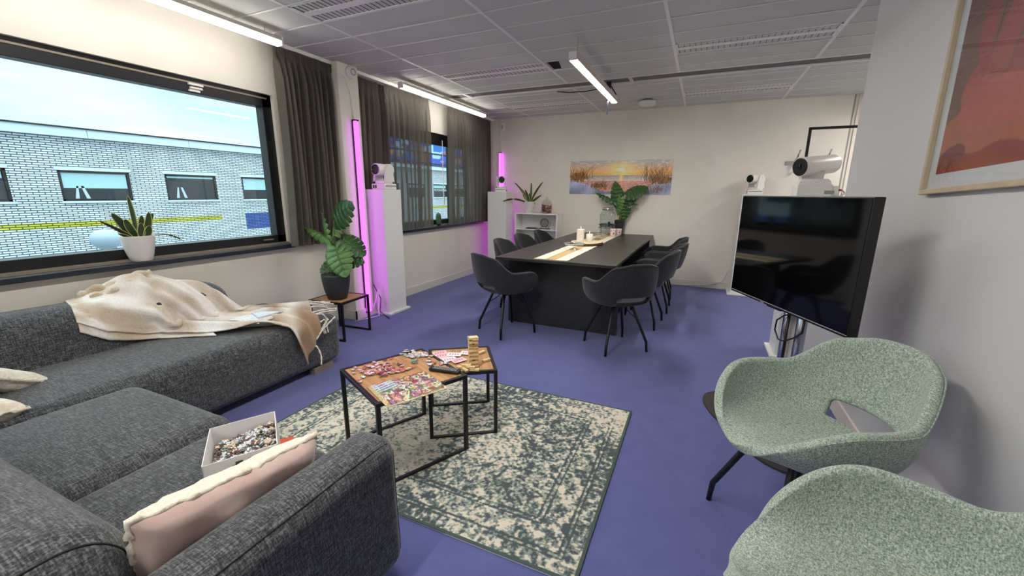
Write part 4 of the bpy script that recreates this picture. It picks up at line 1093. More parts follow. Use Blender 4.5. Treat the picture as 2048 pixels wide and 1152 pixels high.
def stemleaf(p1, L, Wd, d, m, roll=0, seed=0, st='stem', up=V((0, 0, 1)), r=.007, base=None, **k):
    b0 = base or V((random.Random(seed).uniform(-.03, .03), random.Random(seed+1).uniform(-.03, .03), .2))
    pts = bez(b0, V((b0.x*.5+p1.x*.5, b0.y*.5+p1.y*.5, p1.z*.75+.05)), p1)
    B().tube(pts, [r-.4*r*i/8 for i in range(9)], 8).build('stem', M[st], t, True)
    return plant_leaf('leaf', L, Wd, p1, d, up, m, t, roll, seed=seed, **k)
cv = V((.62, -.72, .1))   # towards the viewer
stemleaf(V((.045, 0, .735)), .27, .27, V((.20, -.02, .13)), M['leaf'], up=V((.25, -.9, .3)), seed=1, curl=.12, fold=.2)
stemleaf(V((.06, -.03, .50)), .30, .27, V((.25, -.12, -.36)), M['leafl'], up=V((.45, -.85, .25)), seed=2, curl=.12, fold=.12)
stemleaf(V((.10, .03, .56)), .24, .24, V((.5, .1, -.30)), M['leaf'], up=V((.4, -.6, .6)), seed=3, curl=.15, fold=.2)
stemleaf(V((-.02, -.02, .55)), .30, .10, V((-.38, -.05, .20)), M['leafl'], up=V((.2, -.5, .8)), seed=4, curl=.15, fold=.8)
stemleaf(V((-.04, 0, .50)), .30, .09, V((-.16, .0, .42)), M['leafl'], up=V((-.6, -.6, .3)), seed=5, curl=.1, fold=.7)
stemleaf(V((-.01, .04, .36)), .18, .17, V((-.10, -.2, -.12)), M['leaf'], up=V((.2, -.7, .5)), seed=6, curl=.2, fold=.2)
stemleaf(V((.11, -.02, .40)), .20, .18, V((.22, .1, -.05)), M['leaf'], up=V((.3, -.8, .3)), seed=7, curl=.2, fold=.2)
stemleaf(V((.02, .0, .60)), .22, .12, V((-.10, .1, .10)), M['leafl'], up=V((.3, -.8, .2)), seed=9, curl=.2, fold=.8)
B().tube([(-.02, 0, .2), (-.025, .0, .38), (-.03, 0, .56)], .008, 8).tube([(.01, .01, .2), (.0, .01, .4), (.01, 0, .52)], .007, 8).build('support_stick', M['darkstem'], t, True)

t = thing('potted_monstera', 'monstera in a tall black pot at the far end of the meeting table', 'plant', (-1.135, 6.62, .7505))
b = B(); q = [(.048, 0), (.054, .003), (.078, .215), (.078, .222), (.070, .222), (.068, .2)]; b.lathe(q, n=40, sq=6); b.build('pot', M['blackpot'], t)
B().lathe([(.066, .2), (.001, .205)], n=24, cap=False).build('soil', M['soil'], t, True)
stemleaf(V((.09, -.02, .60)), .30, .28, V((.34, .0, .16)), M['leaf'], up=V((-.25, -.75, .5)), seed=21, curl=.12, fold=.18)
stemleaf(V((-.02, -.02, .46)), .34, .22, V((-.10, .0, .42)), M['leaf'], up=V((.25, -.9, .1)), seed=22, curl=.08, fold=.35)
stemleaf(V((-.06, -.04, .48)), .34, .12, V((-.42, .0, .22)), M['leaf'], up=V((.2, -.6, .6)), seed=23, curl=.1, fold=.5)
stemleaf(V((.0, -.05, .56)), .26, .16, V((-.05, -.0, -.34)), M['leafl'], up=V((-.3, -.9, .1)), seed=24, curl=.15, fold=.2)
stemleaf(V((.08, -.03, .50)), .28, .20, V((-.02, -.0, -.36)), M['leaf'], up=V((.2, -.9, .1)), seed=25, curl=.15, fold=.2)
stemleaf(V((.04, -.02, .44)), .24, .14, V((.28, -.0, .20)), M['leaf'], up=V((.1, -.8, .4)), seed=26, curl=.15, fold=.3)
stemleaf(V((.05, -.02, .42)), .20, .09, V((.26, -.0, .08)), M['leaf'], up=V((.1, -.8, .6)), seed=27, curl=.15, fold=.3)

def snake_leaf(t, p, tip, width, twist=0, bend=V((0, 0, 0)), m=None, n=14):
    p = V(p); tip = V(tip); mid = (p+tip)/2+bend; pts = bez(p, mid, tip, n)
    vs = []; fs = []; mi = []
    side0 = V((math.cos(twist), math.sin(twist), 0))
    for i, c in enumerate(pts):
        s = i/n; tg = (pts[min(n, i+1)]-pts[max(0, i-1)]).normalized()
        sd = side0-tg*side0.dot(tg); sd = sd.normalized() if sd.length > .05 else V((1, 0, 0)); nr = sd.cross(tg)
        w_ = width*.5*(math.sin(PI*min(1, s*.82+.12))**.7 if s < .98 else .02)
        for f, dz in ((-1, .20), (-.8, .14), (0, -.12), (.8, .14), (1, .20)): vs.append(c+sd*(w_*f)+nr*(w_*dz))
    for i in range(n):
        for k in range(4): a = i*5+k; fs.append((a, a+1, a+6, a+5)); mi.append(1 if k in (0, 3) else 0)
    o = mesh('leaf', vs, fs, [M['snake'], M['snakeedge']], t, True, mi)
    s = o.modifiers.new('thickness', 'SOLIDIFY'); s.thickness = .002; return o
def white_pot(t, r, h):
    B().lathe([(r*.60, 0), (r*.66, .004), (r*.78, h*.25), (r*.92, h*.6), (r, h*.97), (r, h), (r*.94, h), (r*.9, h*.85)], n=44).build('pot', M['whitepot'], t, True)
    B().lathe([(r*.9, h*.86), (.001, h*.88)], n=24, cap=False).build('soil', M['soil'], t, True)
t = thing('snake_plant', 'snake plant in a white pot on the sill of the large window', 'plant', (-3.495, 1.535, .8905))
white_pot(t, .092, .175)
for k, (a, tip, wd, tw, bd) in enumerate([((0, 0), (.02, -.02, .44), .035, .5, (0, .01, .05)), ((0, -.02), (.04, -.13, .33), .05, 1.4, (0, -.0, .02)), ((.02, -.03), (.06, -.21, .29), .035, .8, (0, .04, -.01)), ((.01, .0), (.05, -.07, .29), .045, 1.3, (0, -.02, .02)),
        ((0, .01), (.02, .035, .31), .045, 1.5, (0, .01, 0)), ((.01, .03), (.02, .08, .33), .05, 1.6, (0, .015, 0)), ((-.02, .03), (-.01, .12, .32), .04, 1.5, (0, .0, .02)), ((.02, .01), (.03, .02, .26), .045, 1.4, (0, .0, 0)),
        ((.02, .05), (.05, .24, .125), .03, .6, (0, -.02, .07)), ((.03, -.04), (.05, -.12, .20), .035, .8, (0, -.01, .02)), ((.02, .03), (.04, .06, .24), .05, 1.5, (0, .01, 0))]):
    snake_leaf(t, (a[0], a[1], .15), tip, wd, tw, V(bd))
t = thing('snake_plant', 'snake plant in a white pot on top of the bookcase', 'plant', (-2.64, 6.58, HH))
white_pot(t, .085, .185)
for k, (a, tip, wd, tw, bd) in enumerate([((-.02, 0), (-.28, 0, .50), .035, .3, (.06, 0, .02)), ((-.01, 0), (-.10, .0, .36), .03, .2, (-.03, 0, .03)), ((0, 0), (-.07, -.02, .38), .055, .1, (.01, 0, 0)), ((.01, 0), (.03, 0, .50), .035, .4, (.02, 0, 0)),
        ((.02, 0), (.24, 0, .51), .035, .4, (-.03, 0, .02)), ((.03, 0), (.22, 0, .295), .04, .3, (-.03, 0, .0)), ((-.03, -.02), (-.326, -.36, .185), .04, .9, (0, 0, .10)), ((-.02, 0), (-.15, .0, .40), .03, .2, (.03, 0, .0)), ((.05, .0), (.10, 0, .13), .012, .2, (.02, 0, .05)), ((.0, .02), (.0, 0, .32), .045, .2, (0, 0, 0)), ((-.0, .02), (-.12, 0, .30), .03, .2, (-.02, 0, 0))]):
    snake_leaf(t, (a[0], a[1], .16), tip, wd, tw, V(bd))
t = thing('cactus', 'small ribbed green cactus on the sill of the far window', 'plant', (-3.50, 5.16, .8905))
vs = []; fs = []; n = 32; m_ = 14
for j in range(m_+1):
    s = j/m_; z = .03+.16*s; rr_ = .036*(1-max(0, (s-.6)/.4)**2)**.5 if s < 1 else .001
    for i in range(n): a = 2*PI*i/n; q = rr_*(1+.10*math.cos(8*a)); vs.append((q*math.cos(a), q*math.sin(a), z))
fs = [(j*n+i, j*n+(i+1) % n, (j+1)*n+(i+1) % n, (j+1)*n+i) for j in range(m_) for i in range(n)]
mesh('stem', vs, fs, M['cactus'], t, True)
B().lathe([(.028, 0), (.038, .045), (.034, .045), (.03, .03)], n=20).build('pot', M['blackpot'], t, True)
# ------------------------------------------------------------------ blanket on the sofa
PR = [(-3.42, .70), (-3.29, .722), (-3.20, .69), (-3.145, .60), (-3.125, .46), (-3.05, .436), (-2.63, .440), (-2.553, .395), (-2.535, .20), (-2.533, .05)]
AC = [0]
for (a, b_), (c, d_) in zip(PR, PR[1:]): AC.append(AC[-1]+math.hypot(c-a, d_-b_))
def prof_raw(a):
    a = min(max(a, 0), AC[-1]-1e-4)
    for i in range(len(AC)-1):
        if a <= AC[i+1]:
            t = (a-AC[i])/(AC[i+1]-AC[i]); p = V((PR[i][0], 0, PR[i][1])); q = V((PR[i+1][0], 0, PR[i+1][1])); return p.lerp(q, t)
def prof(a):
    p = (prof_raw(a-.03)+prof_raw(a)+prof_raw(a+.03))/3; t = (prof_raw(a+.03)-prof_raw(a-.03)).normalized(); n = V((-t.z, 0, t.x)); return p, n if n.x*1+n.z > 0 else -n
def lerpt(tab, u):
    for (a, *va), (b_, *vb) in zip(tab, tab[1:]):
        if u <= b_: k = (u-a)/(b_-a); return [x+(y-x)*k for x, y in zip(va, vb)]
    return tab[-1][1:]
TT = [(0, 1.07, .04), (.15, 1.22, .0), (.3, 1.42, .02), (.45, 1.62, .12), (.6, 1.77, .27), (.75, 1.92, .44), (.88, 2.12, .58), (1.0, 2.30, .74)]
TB = [(0, 1.03, .30), (.15, 1.14, .38), (.3, 1.36, .47), (.45, 1.48, .62), (.6, 1.64, .86), (.75, 1.80, .985), (.88, 1.88, 1.04), (.94, 1.90, 1.13), (1.0, 1.94, 1.31)]
def wool():
    m, nt, b, o = newmat('wool_blanket'); b.inputs['Roughness'].default_value = 1; b.inputs['Specular IOR Level'].default_value = .05; b.inputs['Sheen Weight'].default_value = .3
    a = N(nt, 'ShaderNodeAttribute', attribute_name='Col'); tc = N(nt, 'ShaderNodeTexCoord')
    n = N(nt, 'ShaderNodeTexNoise'); n.inputs['Scale'].default_value = 90; n.inputs['Detail'].default_value = 4; nt.links.new(tc.outputs['Object'], n.inputs[0])
    x = N(nt, 'ShaderNodeMix', data_type='RGBA', blend_type='MULTIPLY'); x.inputs[0].default_value = .22
    nt.links.new(a.outputs[0], x.inputs[6]); nt.links.new(n.outputs[0], x.inputs[7]); nt.links.new(x.outputs[2], b.inputs['Base Color'])
    bp = N(nt, 'ShaderNodeBump'); bp.inputs['Strength'].default_value = .8; bp.inputs['Distance'].default_value = .006; nt.links.new(n.outputs[0], bp.inputs['Height']); nt.links.new(bp.outputs[0], b.inputs['Normal'])
    return m
WOOL = wool()
def sheet(name, parent, loc, nu, nv, off, u1=1.0, da=0.0, fold=1.0):
    vs = []; fs = []; col = []
    for i in range(nu+1):
        u = u1*i/nu; (yt, at), (yb, ab) = lerpt(TT, u), lerpt(TB, u)
        for j in range(nv+1):
            v = j/nv; Y = yt+(yb-yt)*v; a = at+(ab+da-at)*v
            p, n = prof(a); p = V((p.x, Y, p.z))
            e = min(1, v*5)*min(1, (1-v)*4); lf = smooth(.15, .4, u)
            w1_ = math.sin(2*PI*(v*1.9-u*1.15+.18)); w2_ = math.sin(2*PI*(v*3.4-u*2.0+.5)+1.2*noise.noise(V((u*4, v*3, 2))))
            f = fold*((.044*w1_**3*lf - .022*math.exp(-((u-.33-.03*v)/.012)**2)*e + .012*smooth(.33, .36, u-.03*v)+.018*w2_*lf)*(.35+.65*e) + .014*noise.noise(V((u*5, v*4, 7)))) + off + .024*fold*lf
            q = p + n*max(f, off*.6)
            # heaped part over the top of the backrest
            hp = math.exp(-((Y-1.37)/.17)**2)*smooth(.30, .02, a) if 0 else math.exp(-((Y-1.37)/.17)**2)*(1-smooth(.04, .30, a))
            q.z += .095*hp + .03*math.exp(-((Y-1.19)/.05)**2)*(1-smooth(.02, .16, a))
            # drop over the front edge narrows to a tail
            if a > 1.03: k = (a-1.03)/.25; q.x += .012+.02*k; q.y += (1.93-q.y)*min(1, k)*.25
            q += V((noise.noise(V((u*30, v*22, 1))), 0, noise.noise(V((u*30, v*22, 9)))))*.003
            if q.z < .445 and a < 1.0: q.z = max(q.z, .441+off*.3)
            vs.append(q-loc)
            t_ = noise.noise(V((u*6.5, v*3.2, 3)))*.9+.35*noise.noise(V((u*16, v*9, 5)))
            c = V((250, 246, 242)).lerp(V((210, 192, 170)), min(1, max(0, .42+t_*1.5)))
            br = math.exp(-((u-.86)/.035)**2)*(1-smooth(.3, .8, v)) + .8*math.exp(-((u-.965)/.03)**2)*smooth(.1, .5, v)+.5*math.exp(-((u-.99)/.03)**2)
            c = c.lerp(V((150, 118, 92)), min(.8, br)); col.append(lin(c))
    for i in range(nu):
        for j in range(nv): b0 = i*(nv+1)+j; fs.append((b0, b0+nv+1, b0+nv+2, b0+1))
    o = mesh(name, vs, fs, WOOL, parent, True)
    ca = o.data.color_attributes.new('Col', 'FLOAT_COLOR', 'POINT'); ca.data.foreach_set('color', np.array(col, np.float32).ravel())
    m = o.modifiers.new('thickness', 'SOLIDIFY'); m.thickness = .008; m.offset = 1
    return o, vs
bl = thing('wool_blanket', 'beige and cream wool blanket with tassels heaped over the window sofa', 'blanket', (-3.0, 1.6, .43))
LOC = V(bl.location)
o, vs = sheet('cloth', bl, LOC, 130, 60, .014)
for nm, path, r0 in (('rolled_fold', [(-3.36, 1.13, .735), (-3.34, 1.19, .77), (-3.33, 1.26, .765), (-3.33, 1.34, .79), (-3.33, 1.42, .825), (-3.34, 1.50, .83)], .030), ('rolled_fold', [(-3.29, 1.16, .735), (-3.27, 1.24, .742), (-3.28, 1.32, .775), (-3.29, 1.41, .81)], .022)):
    dense = []
    P_ = [V(p) for p in path]
    for q0, q1 in zip(P_, P_[1:]): dense += [q0.lerp(q1, s/6)+V((0, 0, .006*math.sin(s))) for s in range(6)]
    dense.append(P_[-1])
    b_ = B().tube([p-LOC for p in dense], [r0*(.55+.45*math.sin(PI*(i+1)/(len(dense)+1)))*(1+.16*math.sin(i*.9)) for i in range(len(dense))], 18)
    b_.v = [tuple(V(v)+V((1, .6, 1))*.006*noise.noise(V(v)*28)) for v in b_.v]
    ro_ = b_.build(nm, WOOL, bl, True); ca = ro_.data.color_attributes.new('Col', 'FLOAT_COLOR', 'POINT')
    ca.data.foreach_set('color', np.array([lin(V((240, 232, 220)).lerp(V((186, 160, 128)), .5+.5*noise.noise(V(v)*9))) for v in b_.v], np.float32).ravel())
sheet('under_layer', bl, LOC, 60, 30, .005, u1=.52, da=.055, fold=.3)
rr = random.Random(5)
nv = 60; endrow = [vs[130*61+j] for j in range(61)]
for k in range(15):
    j = int(1+k*3.3); p = endrow[min(60, j)]; wp = p+LOC
    b = B(); hang = j > 44; loose = j < 44
    if hang: pts = [p, p+V((.02, .015, -.03)), p+V((.035, rr.uniform(0, .02), -.09)), p+V((.035+rr.uniform(0, .02), rr.uniform(-.02, .02), -.13-rr.uniform(0, .03)))]
    else:
        a = rr.uniform(-.5, .5); ln = rr.uniform(.09, .15)
        zz = .445-LOC.z+.006
        pts = [p, p+V((.02+.02*a, ln*.4, .01)), V((p.x+.03+.05*a, p.y+ln*.8, zz+rr.uniform(0, .012))), V((p.x+.05+.07*a, p.y+ln*1.15+rr.uniform(-.02, .02), zz))]
        if k in (9, 10, 11): pts = [p, p+V((.05, .05, .01)), V((-2.56+3.0, p.y+.07, .425-LOC.z+.01)), V((-2.528+3.0, p.y+.075, .36-LOC.z)), V((-2.522+3.0, p.y+.07+.01*k-.1, .31-LOC.z))]
    pts = [sum((pts[min(len(pts)-1, max(0, i+d_))] for d_ in (-1, 0, 1)), V((0, 0, 0)))/3 if 0 < i < len(pts)-1 else pts[i] for i in range(len(pts))]
    dense = []
    for q0, q1 in zip(pts, pts[1:]): dense += [q0.lerp(q1, s/4)+V((rr.uniform(-1, 1), rr.uniform(-1, 1), rr.uniform(-.3, .6)))*.0022 for s in range(4)]
    dense.append(pts[-1])
    b.tube(dense, [.0055+.0018*math.sin(i*1.7) for i in range(len(dense))], 7).build('tassel', M['fringe'], bl, True)
B().box(-.012, .012, -.006, .006, 0, .022).build('care_label', M['white'], bl).location = V((-3.09, 1.52, .415))-LOC

# magazines on the blanket
def sheetpaper(name, label, cat, corners, z, m, th=.0015, curl=.006, group=None, extra=None):
    c = sum((V((*p, 0)) for p in corners), V((0, 0, 0)))/4
    t = thing(name, label, cat, (c.x, c.y, z), 0, group); n = 8; vs = []
    P = [V((*p, 0))-V((c.x, c.y, 0)) for p in corners]
    for j in range(n+1):
        for i in range(n+1):
            u, v = i/n, j/n; p = (P[0]*(1-u)+P[1]*u)*(1-v)+(P[3]*(1-u)+P[2]*u)*v
            vs.append((p.x, p.y, curl*math.sin(PI*u)*(1+.4*math.sin(3*v))+curl*.5*v))
    fs = [(j*(n+1)+i, j*(n+1)+i+1, (j+1)*(n+1)+i+1, (j+1)*(n+1)+i) for j in range(n) for i in range(n)]
    o = mesh('page', vs, fs, m, t, True); s = o.modifiers.new('thickness', 'SOLIDIFY'); s.thickness = th
    return t
pm = mat('printed_magazine_page', (218, 228, 238), .5, c2=(176, 192, 210), nscale=60, stretch=(1, 6, 1), lo=.5, hi=.62)
sheetpaper('magazine', 'pale blue printed sheet lying on the blanket', 'magazine', [(-2.95, 1.87), (-2.75, 1.80), (-2.73, 2.04), (-2.96, 1.99)], .503, pm)
sheetpaper('magazine', 'open white leaflet on the blanket nearest the sofa edge', 'magazine', [(-2.93, 1.70), (-2.66, 1.74), (-2.71, 1.89), (-2.93, 1.88)], .492, mat('white_leaflet', (230, 232, 232), .5, c2=(200, 206, 214), nscale=50, lo=.55, hi=.65))
sheetpaper('card', 'small pinkish card at the corner of the white leaflet', 'card', [(-2.76, 1.80), (-2.66, 1.79), (-2.66, 1.86), (-2.745, 1.86)], .499, mat('pink_print', (206, 170, 168), .5, c2=(226, 216, 214), nscale=60), curl=.002)

# pillows
make_pillow('pink velvet pillow with cream fleece edge standing against the sofa armrest', .50, .34, .15, 3, (-1.095, .575, .462), (math.radians(-10), -.14, -PI/2+.03))
make_pillow('cream fleece pillow at the left picture edge, lying on the window sofa', .40, .32, .12, 8, (-3.02, .60, .52), (PI/2-.5, .1, .5), True)
make_pillow('cream fleece pillow at the left picture edge, the lower and nearer of the two', .40, .34, .12, 9, (-2.72, .42, .50), (PI/2-.2, .1, .3), True)

# ------------------------------------------------------------------ puzzle box
bx = thing('puzzle_box', 'open white cardboard puzzle box full of loose pieces on the near sofa cushion', 'box', (-1.352, .782, .445)); bx.rotation_euler = (math.radians(3), math.radians(-2), math.atan2(.148, -.214)+PI)
BW, BD, BH = .262, .205, .105
q = B().box(-BW/2, BW/2, -BD/2, BD/2, 0, .003).box(-BW/2, BW/2, -BD/2, -BD/2+.0025, 0, BH).box(-BW/2, BW/2, BD/2-.0025, BD/2, 0, BH).box(-BW/2, -BW/2+.0025, -BD/2, BD/2, 0, BH).box(BW/2-.0025, BW/2, -BD/2, BD/2, 0, BH)
q.build('tray', mat('white_cardboard', (226, 224, 224), .6), bx)
def jig(s=.009, th=.0022, seed=0):
    """one jigsaw piece outline with knobs and sockets"""
    rr = random.Random(seed); pts = []
    for e in range(4):
        k = rr.choice((1, -1)); a = e*PI/2
        L_ = [(-1, -1)]+[(-.35, -1), (-.22, -1-.18*k), (-.34, -1-.42*k), (-.15, -1-.62*k), (.15, -1-.62*k), (.34, -1-.42*k), (.22, -1-.18*k), (.35, -1)]
        for x, y in L_: pts.append((s*(x*math.cos(a)-y*math.sin(a)), s*(x*math.sin(a)+y*math.cos(a))))
    n = len(pts); vs = [(x, y, z) for z in (0, th) for x, y in pts]
    fs = [tuple(range(n-1, -1, -1)), tuple(range(n, 2*n))]+[(i, (i+1) % n, (i+1) % n+n, i+n) for i in range(n)]
    return vs, fs
def jigproto(col, seed, s=.009):
    vs, fs = jig(s, seed=seed); n = len(fs); mi = [1, 0]+[1]*(n-2)
    me = bpy.data.meshes.new('jigsaw_piece'); me.from_pydata(vs, [], fs); me.update()
    for p, k in zip(me.polygons, mi): p.material_index = k
    me.materials.append(col); me.materials.append(JB); return me
JB = mat('grey_cardboard_back', (112, 104, 98), .8)
JC = {n_: mat('piece_'+n_, c, .4, c2=c2, nscale=120) for n_, c, c2 in [('white', (226, 226, 224), (200, 206, 214)), ('cream', (222, 206, 178), (190, 170, 150)), ('blue', (150, 186, 216), (200, 214, 224)), ('yellow', (222, 184, 84), (230, 220, 170)),
      ('brown', (84, 74, 68), (120, 106, 96)), ('red', (178, 52, 56), (220, 140, 140)), ('pink', (206, 140, 140), (226, 200, 196)), ('grey', (110, 124, 124), (150, 156, 150)), ('dark', (54, 44, 48), (120, 60, 60))]}
JP = {}
def piece(colname, loc, rot, label, group, parent=None):
    key = (colname, random.Random(hash(loc[0]*1000) & 1023).randrange(3))
    key = (colname, int(abs(loc[0]*1e4)) % 3)
    if key not in JP: JP[key] = jigproto(JC[colname], sum(map(ord, colname))+key[1]*7)
    o = bpy.data.objects.new('jigsaw_piece', JP[key]); COL.objects.link(o)
    o.location = loc; o.rotation_euler = rot; tag(o, label, 'jigsaw piece', group); return o
# filler mass under the visible pieces
bpy.context.view_layer.update(); MB_ = bx.matrix_basis
rr = random.Random(2)
def heap(u, v): return .052+.010*math.cos(u*2)*math.cos(v*2)+.008*noise.noise(V((u*2, v*2, 3)))+.010*v
n = 12; vs = []; fs = []
for j in range(n+1):
    for i in range(n+1):
        u = 2*i/n-1; v = 2*j/n-1; vs.append((u*(BW/2-.004), v*(BD/2-.004), heap(u, v)-.006))
fs = [(j*(n+1)+i, j*(n+1)+i+1, (j+1)*(n+1)+i+1, (j+1)*(n+1)+i) for j in range(n) for i in range(n)]
k0 = len(vs); vs += [(-(BW/2-.004), -(BD/2-.004), .004), (BW/2-.004, -(BD/2-.004), .004), (BW/2-.004, BD/2-.004, .004), (-(BW/2-.004), BD/2-.004, .004)]; fs.append((k0, k0+3, k0+2, k0+1))
hm = mesh('jigsaw_heap', [MB_ @ V(v) for v in vs], fs, mat('heap_pieces', (70, 54, 48), .8, c2=(170, 160, 150), nscale=140, lo=.45, hi=.55))
tag(hm, 'mass of jigsaw pieces filling the puzzle box below the top layer', 'jigsaw pieces', kind='stuff')
REST = []
for k in range(288):
    i, j = k % 18, k//18
    u = (i+.5+rr.uniform(-.45, .45))/18*2-1; v = (j+.5+rr.uniform(-.45, .45))/16*2-1
    p = MB_ @ V((u*(BW/2-.014), v*(BD/2-.014), heap(u, v)+rr.uniform(-.002, .006)))
    cs = 'white white white cream blue brown dark grey'.split() if v > -.3 else 'white white blue blue yellow cream dark brown'.split()
    if abs(v) > .8 or abs(u) > .88: cs = ['brown', 'dark', 'cream', 'brown', 'white']
    c_ = rr.choice(cs)
    rot = (rr.uniform(-.6, .6), rr.uniform(-.6, .6), rr.uniform(0, 6.28))
    if k % 7 < 3: piece(c_, tuple(p), rot, 'loose %s jigsaw piece on the heap in the white puzzle box' % c_, '%s jigsaw pieces in the puzzle box' % c_)
    else: REST.append((c_, p, rot))
from mathutils import Euler
rb = B(); rc = []
for c_, p, rot in REST:
    vs, fs = jig(.009, seed=len(rc)); R = Euler(rot).to_matrix(); k_ = list(JC).index(c_)
    rb.k = k_; rb.add([R @ V(v)+p for v in vs], fs[1:2]); rb.k = len(JC); rb.add([R @ V(v)+p for v in vs], fs[:1]+fs[2:]); rc.append(1)
ro = rb.build('jigsaw_pieces', list(JC.values())+[JB]); tag(ro, 'remaining jigsaw pieces mixed into the top of the heap in the puzzle box', 'jigsaw pieces', kind='stuff')
# printed marks on the side of the box that faces the viewer (local +X side)
def boxmark(b, name, m): o = b.build(name, m, bx); return o
blue = mat('print_navy', (34, 48, 120), .5); red = mat('print_red', (196, 40, 44), .5); ink = mat('print_grey', (60, 58, 58), .5)
side = BW/2+.0006
def flat(vs2): return [(side, x+(BW-BD)/2, z) for x, z in vs2]
def plus(cx, cz, s, a=0, k4=(1, -1, 1, -1)):
    pts = []
    for e in range(4):
        k = k4[e]; an = e*PI/2+a
        for x, z in [(-1, -1), (-.3, -1), (-.35, -1-.5*k), (.35, -1-.5*k), (.3, -1)]: pts.append((cx+s*(x*math.cos(an)-z*math.sin(an)), cz+s*(x*math.sin(an)+z*math.cos(an))))
    return pts
def poly(b, pts): n_ = len(pts); b.add(flat(pts), [tuple(range(n_))]); return b
boxmark(poly(B(), plus(-BW/2+.045, .040, .011, .4)), 'blue_piece_logo', blue)
def ringp(b, cx, cz, r0, r1, a0=0, a1=2*PI, n_=24):
    v_ = []
    for i in range(n_+1):
        a = a0+(a1-a0)*i/n_; v_ += [(cx+r0*math.cos(a), cz+r0*math.sin(a)), (cx+r1*math.cos(a), cz+r1*math.sin(a))]
    return b.add(flat(v_), [(2*i, 2*i+1, 2*i+3, 2*i+2) for i in range(n_)])
b = ringp(B(), -BW/2+.085, .066, .013, .0142, .6, 5.2); poly(b, [(-BW/2+.085, .066), (-BW/2+.105, .066), (-BW/2+.105, .088), (-BW/2+.085, .088)]); boxmark(b, 'grey_symbol', ink)
b = ringp(B(), -BW/2+.125, .076, .011, .013, -.3, 3.6); poly(b, plus(-BW/2+.115, .060, .006)); poly(b, plus(-BW/2+.100, .058, .005, .5)); poly(b, plus(-BW/2+.150, .07, .005, .2)); boxmark(b, 'red_symbol', red)
o = B().box(-.13, .02, -.02, .055, -.005, .012).build('box_lid', mat('orange_red_card', (190, 76, 44), .6)); o.location = (-1.30, .90, .447); o.rotation_euler = (0, 0, .96); tag(o, 'orange-red printed box lid edge sticking out behind the puzzle box', 'lid')

# ------------------------------------------------------------------ puzzle on the larger table
ZT = .4455
def inquad(P, u, v): return tuple((P[0][k]*(1-u)+P[1][k]*u)*(1-v)+(P[3][k]*(1-u)+P[2][k]*u)*v for k in (0, 1))
PZ = [(-1.372, 1.372), (-1.150, 1.258), (-1.080, 1.628), (-1.300, 1.668)]
def puzcol(u, v):
    c = np.zeros((len(u), 3)); pal = np.array([[60, 60, 70], [190, 50, 44], [70, 120, 60], [120, 160, 70], [190, 214, 232], [230, 222, 200], [210, 176, 80], [120, 60, 46], [236, 236, 236], [40, 70, 150], [214, 120, 76], [90, 130, 190]], float)
    x = u*1.0; y = v*1.5
    ids = (np.floor(fbm(x, y, 6, 3, 1)*19)+np.floor(fbm(x, y, 16, 9, 1)*9)).astype(int) % 12; c = pal[ids]
    reg = fbm(x, y, 3.2, 50, 2)
    c = np.where((reg < .36)[:, None], c*.5+np.array([96, 140, 60])*.5, c)
    c = np.where((reg > .62)[:, None], c*.75+np.array([206, 60, 46])*.25, c)
    m_ = (u < .35) & (v > .05) & (v < .4); c = np.where(m_[:, None] & ((np.sin(u*70+v*20) > 0)[:, None]), np.array([180, 212, 240.]), c)
    m_ = (v < .07) | (u > .95); c = np.where(m_[:, None], np.array([222, 200, 140.])*.6+c*.4, c)
    # interlocking cut lines
    gx = u*14+.18*np.sin(v*20*2*PI); gy = v*20+.18*np.sin(u*14*2*PI); d = np.minimum(np.abs(gx-np.round(gx)), np.abs(gy-np.round(gy)))
    c = np.where((d < .05)[:, None], c*.7, c); return c
p0, p1, p3 = V((*PZ[0], 0)), V((*PZ[1], 0)), V((*PZ[3], 0))
pz = paint('assembled_puzzle', 130, 190, puzcol, (p1-p0).length, (p3-p0).length, vcol('puzzle_print', .35, .4), None, .002)
pz.rotation_euler = (-PI/2, 0, math.atan2(p1.y-p0.y, p1.x-p0.x)); pz.location = (p0.x-.018, p0.y+.026, ZT+.0022)
tag(pz, 'colourful half-finished jigsaw picture lying near the edge of the larger table', 'puzzle')
rr = random.Random(9)
def scatter(n, cx, cy, sx, sy, ang_, cols, what, wherelab, zup=.006):
    for _ in range(n):
        a, b_ = rr.gauss(0, .5), rr.gauss(0, .5); a = max(-.95, min(.95, a)); b_ = max(-.95, min(.95, b_))
        x = cx+a*sx*math.cos(ang_)-b_*sy*math.sin(ang_); y = cy+a*sx*math.sin(ang_)+b_*sy*math.cos(ang_); c_ = rr.choice(cols)
        piece(c_, (x, y, ZT+rr.uniform(0.0003, zup)), (rr.uniform(-.12, .12), rr.uniform(-.12, .12), rr.uniform(0, 6.28)), '%s loose jigsaw piece %s' % (c_, wherelab), '%s jigsaw pieces %s' % (c_, wherelab))
scatter(88, -1.485, 1.575, .13, .105, 1.1, ['red', 'pink', 'pink', 'white', 'dark', 'red'], '', 'in the large reddish pile on the table')
scatter(12, -1.38, 1.60, .10, .012, 1.0, ['red', 'red', 'pink', 'white'], '', 'in the thin row above the finished puzzle')
scatter(2, -1.345, 1.655, .02, .01, 0, ['yellow'], '', 'above the finished puzzle')
scatter(52, -1.425, 1.835, .095, .05, .15, ['white', 'cream', 'pink', 'white'], '', 'in the pale pile at the far table corner', .004)
scatter(8, -1.375, 1.748, .022, .022, 0, ['grey'], '', 'in the small grey cluster on the table')
scatter(14, -1.255, 1.785, .06, .035, .4, ['pink', 'red', 'white'], '', 'behind the remote control')
